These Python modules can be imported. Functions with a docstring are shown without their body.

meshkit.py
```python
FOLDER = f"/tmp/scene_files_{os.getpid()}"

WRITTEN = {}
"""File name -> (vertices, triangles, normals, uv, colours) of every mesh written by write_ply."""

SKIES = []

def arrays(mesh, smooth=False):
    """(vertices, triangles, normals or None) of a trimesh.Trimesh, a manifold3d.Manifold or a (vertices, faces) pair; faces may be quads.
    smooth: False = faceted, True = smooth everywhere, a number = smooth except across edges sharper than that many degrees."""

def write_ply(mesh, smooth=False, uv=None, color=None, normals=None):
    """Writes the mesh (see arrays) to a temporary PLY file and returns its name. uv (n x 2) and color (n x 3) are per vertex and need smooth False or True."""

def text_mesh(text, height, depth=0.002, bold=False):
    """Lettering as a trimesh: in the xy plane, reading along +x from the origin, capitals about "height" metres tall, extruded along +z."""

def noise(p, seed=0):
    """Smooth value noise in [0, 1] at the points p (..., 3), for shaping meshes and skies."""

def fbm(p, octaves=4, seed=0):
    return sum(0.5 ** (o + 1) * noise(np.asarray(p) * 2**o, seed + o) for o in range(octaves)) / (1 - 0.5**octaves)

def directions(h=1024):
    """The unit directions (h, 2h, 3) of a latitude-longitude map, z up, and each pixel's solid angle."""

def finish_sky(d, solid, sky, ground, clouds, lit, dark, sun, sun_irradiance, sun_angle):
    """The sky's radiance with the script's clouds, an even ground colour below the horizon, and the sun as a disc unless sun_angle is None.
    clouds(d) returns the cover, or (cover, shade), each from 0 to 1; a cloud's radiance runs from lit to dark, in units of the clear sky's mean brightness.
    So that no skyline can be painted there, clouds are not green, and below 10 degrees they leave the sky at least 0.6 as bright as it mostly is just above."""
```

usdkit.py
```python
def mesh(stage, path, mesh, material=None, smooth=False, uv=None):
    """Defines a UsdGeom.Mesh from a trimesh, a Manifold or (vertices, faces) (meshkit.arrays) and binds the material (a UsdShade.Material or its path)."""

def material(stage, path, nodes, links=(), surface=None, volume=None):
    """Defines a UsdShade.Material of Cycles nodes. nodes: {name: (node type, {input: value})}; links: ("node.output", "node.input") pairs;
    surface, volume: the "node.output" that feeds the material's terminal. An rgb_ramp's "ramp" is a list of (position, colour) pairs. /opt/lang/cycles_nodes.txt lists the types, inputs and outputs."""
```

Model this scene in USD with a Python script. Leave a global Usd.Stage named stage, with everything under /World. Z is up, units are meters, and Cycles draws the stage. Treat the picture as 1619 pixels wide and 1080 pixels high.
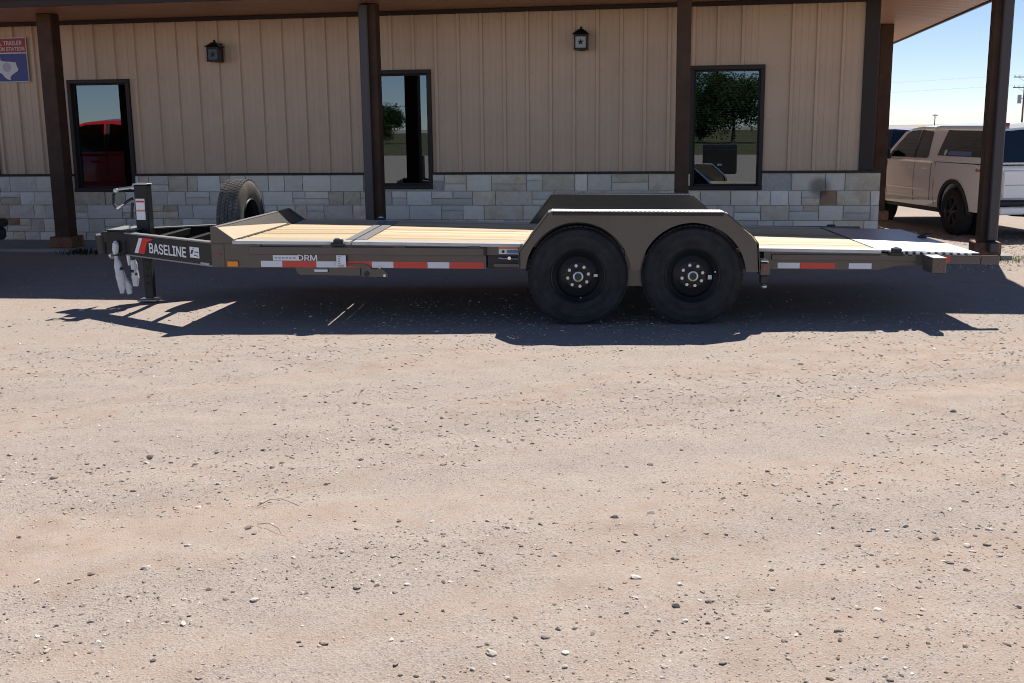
import math, numpy as np, trimesh, usdkit, meshkit
import manifold3d as m3
from shapely.geometry import Polygon, box as sbox, Point
from shapely.ops import unary_union
from pxr import Usd, UsdGeom, UsdLux, UsdShade, Gf, Sdf, Vt

stage = Usd.Stage.CreateInMemory()
UsdGeom.SetStageUpAxis(stage, UsdGeom.Tokens.z)
UsdGeom.SetStageMetersPerUnit(stage, 1.0)
UsdGeom.Xform.Define(stage, '/World')
stage.SetDefaultPrim(stage.GetPrimAtPath('/World'))
L = '/World/Looks/'

# ------------------------------------------------------------------ camera
F, PITCH, ROLL, H = 1730.0, .1923, .0113, 1.544
cam = UsdGeom.Camera.Define(stage, '/World/camera')
_c, _s = math.cos(PITCH), math.sin(PITCH)
_right, _fwd, _down = np.array([1, 0, 0.]), np.array([0, _c, -_s]), np.array([0, -_s, -_c])
_r = math.cos(ROLL) * _right + math.sin(ROLL) * _down
_d = -math.sin(ROLL) * _right + math.cos(ROLL) * _down
mat = Gf.Matrix4d(*_r, 0, *(-_d), 0, *(-_fwd), 0, 0, 0, H, 1)
cam.AddTransformOp().Set(mat)
cam.CreateHorizontalApertureAttr(36.0)
cam.CreateVerticalApertureAttr(36.0 * 683 / 1024)
cam.CreateFocalLengthAttr(36.0 * F / 1619)
cam.CreateFStopAttr(14.0)
cam.CreateFocusDistanceAttr(8.7)
cam.CreateExposureAttr(0.57)

# ------------------------------------------------------------------ sky and sun
SUN = np.array([.32, .88, 1.0]); SUN /= np.linalg.norm(SUN)
EL, ROT = math.asin(SUN[2]), math.atan2(SUN[0], SUN[1])
sky = UsdLux.DomeLight.Define(stage, '/World/sky')
skym = usdkit.material(stage, L + 'sky', {
    's': ('sky_texture', {'sky_type': 'single_scattering', 'sun_disc': False, 'sun_elevation': EL, 'sun_rotation': ROT,
                          'altitude': 1000.0, 'air_density': .75, 'aerosol_density': .04, 'ozone_density': 2.5}),
    'tint': ('mix', {'mix_type': 'multiply', 'fac': 1.0, 'color2': (1.0, .95, .98)}),
    'b': ('background_shader', {'strength': .070})}, [('s.color', 'tint.color1'), ('tint.color', 'b.color')], surface='b.background')
UsdShade.MaterialBindingAPI.Apply(sky.GetPrim()).Bind(skym)
sky.GetPrim().SetCustomDataByKey('kind', 'structure')
sky.GetPrim().SetCustomDataByKey('label', 'clear pale blue sky')
sun = UsdLux.DistantLight.Define(stage, '/World/sun')
sun.CreateNormalizeAttr(True); sun.CreateIntensityAttr(1.25); sun.CreateAngleAttr(.53); sun.CreateColorAttr(Gf.Vec3f(1, .95, .87))
_z = SUN; _x = np.cross([0, 0, 1.], _z); _x /= np.linalg.norm(_x); _y = np.cross(_z, _x)
sun.AddTransformOp().Set(Gf.Matrix4d(*_x, 0, *_y, 0, *_z, 0, 0, 0, 20, 1))

# ------------------------------------------------------------------ helpers
_used = {}
def newpath(parent, name):
    base = (str(parent.GetPath()) if parent is not None else '/World') + '/' + name
    k = _used.get(base, 0); _used[base] = k + 1
    return base if k == 0 else f'{base}_{k:03d}'
def tag(p, label=None, cat=None, group=None, kind=None):
    for k, v in (('label', label), ('category', cat), ('group', group), ('kind', kind)):
        if v: p.SetCustomDataByKey(k, v)
    return p
def thing(name, label, cat, loc=(0, 0, 0), rz=0.0, group=None, scale=None):
    x = UsdGeom.Xform.Define(stage, newpath(None, name))
    x.AddTranslateOp().Set(Gf.Vec3d(*loc)); x.AddRotateZOp().Set(math.degrees(rz))
    if scale: x.AddScaleOp().Set(Gf.Vec3f(scale, scale, scale))
    return tag(x.GetPrim(), label, cat, group)
SHEAR = [0.0, 0.0]
def obj(name, mesh, m, parent=None, smooth=False, label=None):
    v, f, n = meshkit.arrays(mesh, smooth)
    if SHEAR[0]:
        v = v.copy(); v[:, 2] -= SHEAR[0] * (v[:, 0] - SHEAR[1])
    p = usdkit.mesh(stage, newpath(parent, name), (v, f), L + m, smooth=False)
    if n is not None:
        p.CreateNormalsAttr(Vt.Vec3fArray.FromNumpy(n.astype(np.float32))); p.SetNormalsInterpolation('vertex')
    if label: p.GetPrim().SetCustomDataByKey('label', label)
    return p.GetPrim()
cat = lambda *a: trimesh.util.concatenate([x for x in a])
def tm(m):
    if hasattr(m, 'to_mesh'):
        q = m.to_mesh(); return trimesh.Trimesh(q.vert_properties[:, :3], q.tri_verts, process=False)
    return m
def bx(x0, x1, y0, y1, z0, z1, b=.004):
    x0, x1 = min(x0, x1), max(x0, x1); y0, y1 = min(y0, y1), max(y0, y1); z0, z1 = min(z0, z1), max(z0, z1)
    b = min(b, (x1 - x0) * .35, (y1 - y0) * .35, (z1 - z0) * .35)
    if b <= 0:
        m = trimesh.creation.box([x1 - x0, y1 - y0, z1 - z0]); m.apply_translation([(x0 + x1) / 2, (y0 + y1) / 2, (z0 + z1) / 2]); return m
    P = []
    for sx in (0, 1):
        for sy in (0, 1):
            for sz in (0, 1):
                X, Y, Z = (x0, x1)[sx], (y0, y1)[sy], (z0, z1)[sz]
                dx, dy, dz = (b, -b)[sx], (b, -b)[sy], (b, -b)[sz]
                P += [(X, Y + dy, Z + dz), (X + dx, Y, Z + dz), (X + dx, Y + dy, Z)]
    return trimesh.convex.convex_hull(np.array(P))
def cyl(p0, p1, r, n=20, r2=None):
    p0, p1 = np.array(p0, float), np.array(p1, float); d = p1 - p0; l = np.linalg.norm(d); d /= l
    a = np.array([0, 0, 1.]) if abs(d[2]) < .9 else np.array([1., 0, 0]); u = np.cross(d, a); u /= np.linalg.norm(u); w = np.cross(d, u)
    t = np.arange(n) / n * 2 * math.pi; ring = np.cos(t)[:, None] * u + np.sin(t)[:, None] * w
    r2 = r if r2 is None else r2
    v = np.vstack([p0 + r * ring, p1 + r2 * ring, [p0], [p1]]); f = []
    for i in range(n):
        j = (i + 1) % n
        f += [(i, n + i, j), (j, n + i, n + j), (2 * n, i, j), (2 * n + 1, n + j, n + i)]
    m = trimesh.Trimesh(v, f, process=False); m.fix_normals() if False else None
    if m.volume < 0: m.invert()
    return m
def tube(path, r, n=10):
    P = np.array(path, float); R = np.full(len(P), r) if np.ndim(r) == 0 else np.array(r)
    T = np.gradient(P, axis=0); T /= np.linalg.norm(T, axis=1)[:, None]
    up = np.array([0, 0, 1.]) if abs(T[0, 2]) < .9 else np.array([1., 0, 0])
    u = np.cross(T[0], up); u /= np.linalg.norm(u); rings = []
    t = np.arange(n) / n * 2 * math.pi
    for i in range(len(P)):
        u = u - T[i] * (u @ T[i]); u /= np.linalg.norm(u); w = np.cross(T[i], u)
        rings.append(P[i] + R[i] * (np.cos(t)[:, None] * u + np.sin(t)[:, None] * w))
    v = np.vstack(rings + [[P[0]], [P[-1]]]); f = []; k = len(P)
    for a in range(k - 1):
        for i in range(n):
            j = (i + 1) % n; A, B_, C, D = a * n + i, a * n + j, (a + 1) * n + i, (a + 1) * n + j
            f += [(A, C, B_), (B_, C, D)]
    for i in range(n):
        j = (i + 1) % n; f += [(k * n, i, j), (k * n + 1, (k - 1) * n + j, (k - 1) * n + i)]
    m = trimesh.Trimesh(v, f, process=False)
    if m.volume < 0: m.invert()
    return m
def prism(poly, y0, y1, b=0.0):
    """polygon in (x,z), extruded along y from y0 to y1"""
    if not isinstance(poly, Polygon): poly = Polygon(poly)
    m = trimesh.creation.extrude_polygon(poly, y1 - y0, engine='earcut')
    v = m.vertices.copy(); m = trimesh.Trimesh(np.stack([v[:, 0], y0 + v[:, 2], v[:, 1]], 1), m.faces, process=False)
    if m.volume < 0: m.invert()
    return m
def xprism(poly, x0, x1):
    """polygon in (y,z), extruded along x"""
    if not isinstance(poly, Polygon): poly = Polygon(poly)
    m = trimesh.creation.extrude_polygon(poly, x1 - x0, engine='earcut')
    v = m.vertices.copy(); m = trimesh.Trimesh(np.stack([x0 + v[:, 2], v[:, 0], v[:, 1]], 1), m.faces, process=False)
    if m.volume < 0: m.invert()
    return m
def lathe_y(prof, n=48, c=(0, 0, 0)):
    """profile of (radius, y) turned about the y axis; closed if it starts and ends at radius 0"""
    P = np.array(prof, float); t = np.arange(n) / n * 2 * math.pi
    v = np.stack([P[:, 0][:, None] * np.cos(t), np.repeat(P[:, 1][:, None], n, 1), P[:, 0][:, None] * np.sin(t)], -1).reshape(-1, 3)
    f = []
    for a in range(len(P) - 1):
        for i in range(n):
            j = (i + 1) % n; A, B_, C, D = a * n + i, a * n + j, (a + 1) * n + i, (a + 1) * n + j
            f += [(A, B_, C), (B_, D, C)]
    m = trimesh.Trimesh(v + np.array(c), f, process=False); m.remove_unreferenced_vertices()
    return m
def text(s, h, bold=True, depth=.002):
    return meshkit.text_mesh(s, h, depth, bold)
def text_on_face(s, x0, x1, z0, z1, y, shear=0.0, bold=True):
    """lettering facing -y, filling the box x0..x1, z0..z1"""
    m = text(s, 1.0, bold); v = m.vertices.copy(); lo, hi = v.min(0), v.max(0)
    a = (v[:, 0] - lo[0]) / (hi[0] - lo[0]); b = (v[:, 1] - lo[1]) / (hi[1] - lo[1])
    X = x0 + a * (x1 - x0) + shear * b; Z = z0 + b * (z1 - z0); Y = y - .0015 * (v[:, 2] > lo[2] + 1e-6)
    m2 = trimesh.Trimesh(np.stack([X, Y, Z], 1), m.faces, process=False)
    return m2
rng = np.random.default_rng(7)

# ------------------------------------------------------------------ materials
def M(name, col, rough=.5, metal=0.0, var=0.0, scale=20.0, bump=0.0, bscale=60.0, bdist=.01, spec=.5, coat=0.0, coat_r=.1, extra=None):
    nodes = {'p': ('principled_bsdf', {'base_color': col, 'roughness': rough, 'metallic': metal, 'specular_ior_level': spec, 'coat_weight': coat, 'coat_roughness': coat_r, **(extra or {})}),
             'g': ('texture_coordinate', {})}
    links = []
    if var:
        nodes['n'] = ('noise_texture', {'scale': scale, 'detail': 6.0, 'roughness': .6})
        lo, hi = tuple(c * (1 - var) for c in col), tuple(min(1, c * (1 + var)) for c in col)
        nodes['r'] = ('rgb_ramp', {'ramp': [(.3, lo), (.7, hi)]})
        links += [('g.object', 'n.vector'), ('n.fac', 'r.fac'), ('r.color', 'p.base_color')]
    if bump:
        nodes['bn'] = ('noise_texture', {'scale': bscale, 'detail': 5.0, 'roughness': .6})
        nodes['b'] = ('bump', {'strength': bump, 'distance': bdist})
        links += [('g.object', 'bn.vector'), ('bn.fac', 'b.height'), ('b.normal', 'p.normal')]
    return usdkit.material(stage, L + name, nodes, links, surface='p.BSDF')

# gravel yard: sandy fines with greyer gravel patches, fine grain on top
usdkit.material(stage, L + 'yard', {
    'g': ('geometry', {}),
    'warp': ('mapping', {'mapping_type': 'texture', 'scale': (2.6, .62, 1.0), 'rotation': (0, 0, .36)}),
    'big': ('noise_texture', {'scale': .8, 'detail': 8.0, 'roughness': .62, 'distortion': .5}),
    'mid': ('noise_texture', {'scale': 5.0, 'detail': 6.0, 'roughness': .65}),
    'fine': ('noise_texture', {'scale': 260.0, 'detail': 4.0, 'roughness': .7}),
    'grain': ('voronoi_texture', {'scale': 135.0}),
    'grain2': ('voronoi_texture', {'scale': 210.0}),
    'add': ('math', {'math_type': 'multiply_add', 'value2': .5, 'value3': 0.0}),
    'patch': ('rgb_ramp', {'ramp': [(.58, (0, 0, 0)), (.76, (1, 1, 1))]}),
    'sand': ('rgb_ramp', {'ramp': [(.25, (.325, .250, .203)), (.5, (.388, .304, .249)), (.78, (.450, .361, .302))]}),
    'grav': ('rgb_ramp', {'ramp': [(0, (.13, .115, .11)), (.10, (.21, .185, .17)), (.3, (.335, .288, .255)), (.7, (.42, .366, .328)), (.92, (.27, .24, .22)), (1, (.58, .53, .49))]}),
    'mixg': ('mix', {'mix_type': 'mix'}),
    'fm': ('math', {'math_type': 'multiply', 'value2': .72}),
    'speck': ('rgb_ramp', {'ramp': [(.0, (.50, .49, .49)), (.10, (.72, .71, .70)), (.16, (1, 1, 1)), (.86, (1, 1, 1)), (.93, (1.22, 1.2, 1.18)), (1, (1.3, 1.3, 1.3))]}),
    'spk': ('mix', {'mix_type': 'multiply', 'fac': .75}),
    'fr': ('rgb_ramp', {'ramp': [(.3, (.80, .79, .78)), (.7, (1.16, 1.16, 1.16))]}),
    'mul': ('mix', {'mix_type': 'multiply', 'fac': .9}),
    'hsum': ('math', {'math_type': 'multiply_add', 'value2': .6}),
    'hmix': ('math', {'math_type': 'add'}),
    'b': ('bump', {'strength': .45, 'distance': .005}),
    'p': ('principled_bsdf', {'roughness': .95, 'specular_ior_level': .15})},
    [('g.position', 'warp.vector'), ('warp.vector', 'big.vector'), ('g.position', 'mid.vector'), ('g.position', 'fine.vector'), ('g.position', 'grain.vector'), ('g.position', 'grain2.vector'),
     ('mid.fac', 'add.value1'), ('big.fac', 'add.value3'), ('add.value', 'patch.fac'), ('mid.fac', 'sand.fac'), ('grain.color', 'grav.fac'),
     ('patch.color', 'fm.value1'), ('fm.value', 'mixg.fac'), ('sand.color', 'mixg.color1'), ('grav.color', 'mixg.color2'),
     ('grain2.color', 'speck.fac'), ('mixg.color', 'spk.color1'), ('speck.color', 'spk.color2'),
     ('fine.fac', 'fr.fac'), ('spk.color', 'mul.color1'), ('fr.color', 'mul.color2'), ('mul.color', 'p.base_color'),
     ('fine.fac', 'hsum.value1'), ('grain.distance', 'hsum.value3'), ('hsum.value', 'hmix.value1'), ('mid.fac', 'hmix.value2'), ('hmix.value', 'b.height'), ('b.normal', 'p.normal')], surface='p.BSDF')
usdkit.material(stage, L + 'pebble', {
    'o': ('object_info', {}),
    'r': ('rgb_ramp', {'ramp': [(0, (.13, .095, .08)), (.08, (.18, .145, .125)), (.16, (.30, .245, .205)), (.4, (.38, .315, .265)), (.65, (.44, .37, .31)), (.85, (.54, .47, .40)), (1, (.76, .70, .62))]}),
    'p': ('principled_bsdf', {'roughness': .9, 'specular_ior_level': .25})},
    [('o.random', 'r.fac'), ('r.color', 'p.base_color')], surface='p.BSDF')
M('concrete', (.27, .26, .25), .85, var=.18, scale=6, bump=.3, bscale=80, bdist=.004)
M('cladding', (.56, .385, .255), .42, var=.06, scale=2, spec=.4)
M('brown_trim', (.040, .027, .022), .5, spec=.25)
M('post_brown', (.075, .040, .025), .65, var=.25, scale=5, spec=.2)
M('downspout', (.06, .045, .043), .4)
M('base_rust', (.19, .085, .042), .7, var=.4, scale=18, bump=.3, bscale=40)
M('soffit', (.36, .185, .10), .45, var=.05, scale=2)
M('gutter', (.20, .20, .21), .35, metal=.2)
M('roof_metal', (.23, .22, .21), .45, metal=.3)
M('black_rubber_seal', (.012, .012, .012), .6)
M('interior', (.03, .028, .026), .9)
M('mortar', (.42, .38, .34), .95, var=.15, scale=30)
def stone_mat(name, a, b, stain=.35):
    return usdkit.material(stage, L + name, {
        'g': ('geometry', {}), 'o': ('object_info', {}),
        'n': ('noise_texture', {'scale': 7.0, 'detail': 6.0, 'roughness': .65, 'distortion': .6}),
        'n2': ('noise_texture', {'scale': 60.0, 'detail': 4.0}),
        'r': ('rgb_ramp', {'ramp': [(.36, a), (.58, tuple((x + y) / 2 for x, y in zip(a, b))), (.74, b)]}),
        'ov': ('map_range', {'from_min': 0.0, 'from_max': 1.0, 'to_min': .80, 'to_max': 1.12}),
        'mul': ('mix', {'mix_type': 'multiply', 'fac': 1.0}),
        # a soot spot on the wall below the right-hand window
        'sub': ('mapping', {'location': (-(0.999 + 2.92 * math.cos(.171)), -(14.4 - 2.92 * math.sin(.171) - .07), -.775)}),
        'sph': ('gradient_texture', {'gradient_type': 'spherical'}), 'sc': ('mapping', {'scale': (5.6, 5.6, 5.6)}),
        'sr': ('rgb_ramp', {'ramp': [(.12, (1, 1, 1)), (.5, (.42, .40, .39)), (1, (.25, .24, .24))]}),
        'soot': ('mix', {'mix_type': 'multiply', 'fac': .85}),
        'b': ('bump', {'strength': .5, 'distance': .006}),
        'p': ('principled_bsdf', {'roughness': .9, 'specular_ior_level': .2})},
        [('g.position', 'n.vector'), ('g.position', 'n2.vector'), ('n.fac', 'r.fac'), ('o.random', 'ov.value'), ('r.color', 'mul.color1'), ('ov.result', 'mul.color2'),
         ('g.position', 'sub.vector'), ('sub.vector', 'sc.vector'), ('sc.vector', 'sph.vector'), ('sph.fac', 'sr.fac'), ('mul.color', 'soot.color1'), ('sr.color', 'soot.color2'),
         ('soot.color', 'p.base_color'), ('n2.fac', 'b.height'), ('b.normal', 'p.normal')], surface='p.BSDF')
stone_mat('stone_pale', (.73, .63, .50), (.77, .69, .58))
stone_mat('stone_white', (.75, .68, .58), (.80, .74, .65))
stone_mat('stone_grey', (.62, .54, .44), (.72, .64, .54))
stone_mat('stone_tan', (.73, .62, .47), (.54, .38, .23))
stone_mat('stone_rust', (.34, .20, .115), (.46, .30, .18))
def glass_mat(name, tint, refl, rough=0.0):
    usdkit.material(stage, L + name, {
        't': ('transparent_bsdf', {'color': tint}), 'g': ('glossy_bsdf', {'color': (.74, .88, 1.0), 'roughness': rough}),
        'f': ('fresnel', {'IOR': 1.5}), 'a': ('math', {'math_type': 'add', 'value2': refl, 'use_clamp': True}), 'm': ('mix_closure', {})},
        [('f.fac', 'a.value1'), ('a.value', 'm.fac'), ('t.transparent' if False else 't.BSDF', 'm.closure1'), ('g.BSDF', 'm.closure2')], surface='m.closure')
glass_mat('window_glass', (.42, .44, .45), .17)
glass_mat('car_glass', (.10, .12, .13), .03)
glass_mat('lamp_glass', (.8, .8, .8), .04, .25)

# trailer
usdkit.material(stage, L + 'bronze_paint', {
    't': ('texture_coordinate', {}), 'n': ('noise_texture', {'scale': 3.0, 'detail': 5.0, 'roughness': .6}), 'fl': ('noise_texture', {'scale': 900.0}),
    'r': ('rgb_ramp', {'ramp': [(.3, (.055, .046, .038)), (.7, (.077, .063, .052))]}),
    'rr': ('map_range', {'from_min': .3, 'from_max': .7, 'to_min': .30, 'to_max': .46}),
    'b': ('bump', {'strength': .06, 'distance': .002}),
    'p': ('principled_bsdf', {'metallic': .3, 'specular_ior_level': .5, 'coat_weight': .7, 'coat_roughness': .10})},
    [('t.object', 'n.vector'), ('t.object', 'fl.vector'), ('n.fac', 'r.fac'), ('r.color', 'p.base_color'), ('n.fac', 'rr.value'), ('rr.result', 'p.roughness'), ('fl.fac', 'b.height'), ('b.normal', 'p.normal')], surface='p.BSDF')
M('black_paint', (.011, .011, .011), .38, spec=.3, coat=.08, coat_r=.2, var=.2, scale=8)
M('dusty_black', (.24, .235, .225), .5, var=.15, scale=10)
M('shaded_bronze', (.028, .024, .020), .3, coat=.5, coat_r=.12)  # bronze darkened to carry the shade on headboard slope and far fender
M('black_steel', (.02, .02, .02), .5)
M('tyre_rubber', (.019, .018, .018), .8, var=.6, scale=9, bump=.15, bscale=90, bdist=.003, spec=.35)
M('tyre_dusty', (.10, .092, .082), .9, var=.3, scale=12, spec=.2)
M('zinc', (.56, .57, .58), .32, metal=.9)
M('chrome', (.75, .75, .76), .12, metal=1.0)
M('hub_black', (.01, .01, .01), .3)
M('decal_white', (.74, .74, .76), .4)
M('decal_red', (.62, .018, .012), .35)
M('tape_red', (.60, .022, .012), .3, coat=.4)
M('tape_white', (.66, .66, .70), .3, coat=.4)
M('decal_orange', (.75, .22, .02), .4)
M('decal_blue', (.10, .19, .42), .4)
M('decal_dark', (.03, .03, .035), .5)
M('amber_lens', (.80, .24, .01), .2, coat=.5)
M('red_lens', (.30, .015, .012), .25, coat=.5)
M('plastic_wrap', (.60, .59, .61), .22, bump=.35, bscale=18, bdist=.02)
def wood(name, a, b):
    usdkit.material(stage, L + name, {
        't': ('texture_coordinate', {}), 'o': ('object_info', {}),
        'off': ('combine_xyz', {'y': 0.0}), 'om': ('math', {'math_type': 'multiply', 'value2': 40.0}),
        'm': ('mapping', {'scale': (1.2, 26.0, 10.0)}), 'n': ('noise_texture', {'scale': 1.6, 'detail': 5.0, 'roughness': .6, 'distortion': .8}),
        'k': ('voronoi_texture', {'scale': 1.7}), 'mk': ('mapping', {'scale': (1.0, 3.6, 1.0)}), 'kr': ('rgb_ramp', {'ramp': [(0, (.45, .36, .28)), (.045, (.75, .68, .6)), (.09, (1, 1, 1))]}),
        'r': ('rgb_ramp', {'ramp': [(.28, a), (.72, b)]}), 'v': ('map_range', {'to_min': .72, 'to_max': 1.06}),
        'mul': ('mix', {'mix_type': 'multiply', 'fac': 1.0}), 'mul2': ('mix', {'mix_type': 'multiply', 'fac': .8}),
        'b': ('bump', {'strength': .2, 'distance': .003}), 'p': ('principled_bsdf', {'roughness': .62, 'specular_ior_level': .35})},
        [('o.random', 'om.value1'), ('om.value', 'off.x'), ('off.vector', 'm.location'), ('t.object', 'm.vector'), ('m.vector', 'n.vector'), ('t.object', 'mk.vector'), ('off.vector', 'mk.location'), ('mk.vector', 'k.vector'),
         ('k.distance', 'kr.fac'), ('n.fac', 'r.fac'), ('o.random', 'v.value'), ('r.color', 'mul.color1'), ('v.result', 'mul.color2'), ('mul.color', 'mul2.color1'), ('kr.color', 'mul2.color2'), ('mul2.color', 'p.base_color'),
         ('n.fac', 'b.height'), ('b.normal', 'p.normal')], surface='p.BSDF')
wood('pine', (.50, .36, .20), (.60, .46, .28))
wood('pine_light', (.55, .41, .24), (.64, .50, .32))
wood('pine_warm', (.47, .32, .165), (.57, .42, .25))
def tread(name, col, scale):
    usdkit.material(stage, L + name, {
        't': ('texture_coordinate', {}), 'm': ('mapping', {'rotation': (0, 0, .785), 'scale': (1, 1, 1)}), 'c': ('voronoi_texture', {'scale': scale, 'randomness': 0.0}),
        'r': ('rgb_ramp', {'ramp': [(.25, (1, 1, 1)), (.42, (0, 0, 0))]}), 'b': ('bump', {'strength': .9, 'distance': .004}),
        'p': ('principled_bsdf', {'base_color': col, 'metallic': .75, 'roughness': .38})},
        [('t.object', 'm.vector'), ('m.vector', 'c.vector'), ('c.distance', 'r.fac'), ('r.color', 'b.height'), ('b.normal', 'p.normal')], surface='p.BSDF')
tread('tread_steel', (.47, .47, .50), 34.0)
M('flange_steel', (.50, .49, .48), .35, metal=.1, var=.08, scale=9)
M('plate_steel', (.27, .265, .27), .35, metal=.3, var=.1, scale=9)

# vehicles and the rest
def carpaint(name, col, metal=0.0):
    M(name, col, .35, metal=metal, coat=1.0, coat_r=.04)
carpaint('white_paint', (.92, .91, .87)); carpaint('red_paint', (.60, .014, .016)); carpaint('maroon_paint', (.035, .010, .014)); carpaint('grey_paint', (.045, .047, .052), .4)
M('car_trim', (.018, .018, .019), .55); M('car_chassis', (.012, .012, .012), .8)
M('car_rim', (.055, .055, .06), .4, metal=.6); M('bright_rim', (.4, .4, .42), .3, metal=.9)
M('headlamp', (.65, .68, .72), .1, coat=1.0)
M('lantern_black', (.012, .013, .012), .45, metal=.3)
M('lantern_opal', (.36, .37, .35), .35); M('lantern_smoke', (.045, .047, .05), .25)  # one lantern glass in two tones; lit and dim looks are in the colour
M('sign_red', (.36, .028, .035), .45); M('sign_blue', (.045, .055, .22), .45); M('sign_white', (.62, .60, .58), .5); M('sign_seal', (.40, .39, .46), .5)
M('pole_wood', (.12, .09, .07), .9, var=.3, scale=3); M('pole_metal', (.3, .31, .33), .5); M('wire', (.05, .05, .055), .6)
M('bark', (.10, .075, .055), .9, var=.3, scale=6)
def leafmat(name, a, b):
    usdkit.material(stage, L + name, {'g': ('geometry', {}), 'r': ('rgb_ramp', {'ramp': [(0, a), (1, b)]}),
        'd': ('diffuse_bsdf', {}), 't': ('translucent_bsdf', {}), 'm': ('mix_closure', {'fac': .3})},
        [('g.random_per_island', 'r.fac'), ('r.color', 'd.color'), ('r.color', 't.color'), ('d.BSDF', 'm.closure1'), ('t.BSDF', 'm.closure2')], surface='m.closure')
leafmat('leaf', (.045, .075, .025), (.11, .15, .055)); leafmat('weed_leaf', (.035, .06, .02), (.09, .13, .045)); leafmat('dry_grass', (.13, .15, .05), (.27, .24, .11))

# ------------------------------------------------------------------ ground
def smooth01(t): t = np.clip(t, 0, 1); return t * t * (3 - 2 * t)
def gz(x, y):
    x, y = np.asarray(x, float), np.asarray(y, float)
    dip = -.18 * smooth01((y - 12.9) / 4.0) * smooth01((x - 4.6) / 1.6)
    return dip
def axis(lo, hi, fine_lo, fine_hi, step, grow=1.25):
    a = list(np.arange(fine_lo, fine_hi + 1e-9, step)); s = step
    while a[-1] < hi: s *= grow; a.append(a[-1] + s)
    s = step; b = [a[0]]
    while b[-1] > lo: s *= grow; b.append(b[-1] - s)
    return np.array(sorted(b[1:]) + a)
xs, ys = axis(-2500, 2500, -6.5, 9.0, .07), axis(-2500, 2500, 2.0, 13.0, .05)
X, Y = np.meshgrid(xs, ys)
pts = np.stack([X, Y, np.zeros_like(X)], -1)
near = smooth01((14 - np.abs(Y - 7)) / 6) * smooth01((12 - np.abs(X)) / 4)
relief = (meshkit.fbm(pts * [.9, 1.3, 1], 3, 3) - .5) * .035 + (meshkit.fbm(pts * 4.5, 3, 9) - .5) * .022 + (meshkit.noise(pts * 11.0, 5) - .5) * .008
# worn, slightly hollow wheel tracks crossing the yard
relief -= .020 * np.exp(-((Y - 5.6 - .22 * X - .25 * np.sin(X * .5)) / .28) ** 2) - .016 * np.exp(-((Y - 4.0 - .24 * X) / .24) ** 2) + .014 * np.exp(-((Y - 4.75 - .22 * X) / .22) ** 2)
calm = 1 - .75 * smooth01((Y - 7.6) / .8)        # the parked trailer and the slab stand on flat ground
Z = gz(X, Y) + relief * near * calm
nx, ny = len(xs), len(ys)
idx = np.arange(nx * ny).reshape(ny, nx)
q = np.stack([idx[:-1, :-1], idx[:-1, 1:], idx[1:, 1:], idx[1:, :-1]], -1).reshape(-1, 4)
g = obj('ground', (np.stack([X, Y, Z], -1).reshape(-1, 3), q), 'yard', smooth=True)
tag(g, 'sandy gravel yard with scattered stones', kind='structure')
M('field_grass', (.10, .095, .045), .95, var=.4, scale=.6, spec=.1)
fl = obj('grass_field', (np.array([(-400, -400, .02), (400, -400, .02), (400, -32, .02), (-400, -34, .02)]), np.array([[0, 1, 2, 3]])), 'field_grass'); tag(fl, 'dry grass field behind the camera', kind='structure')
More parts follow.
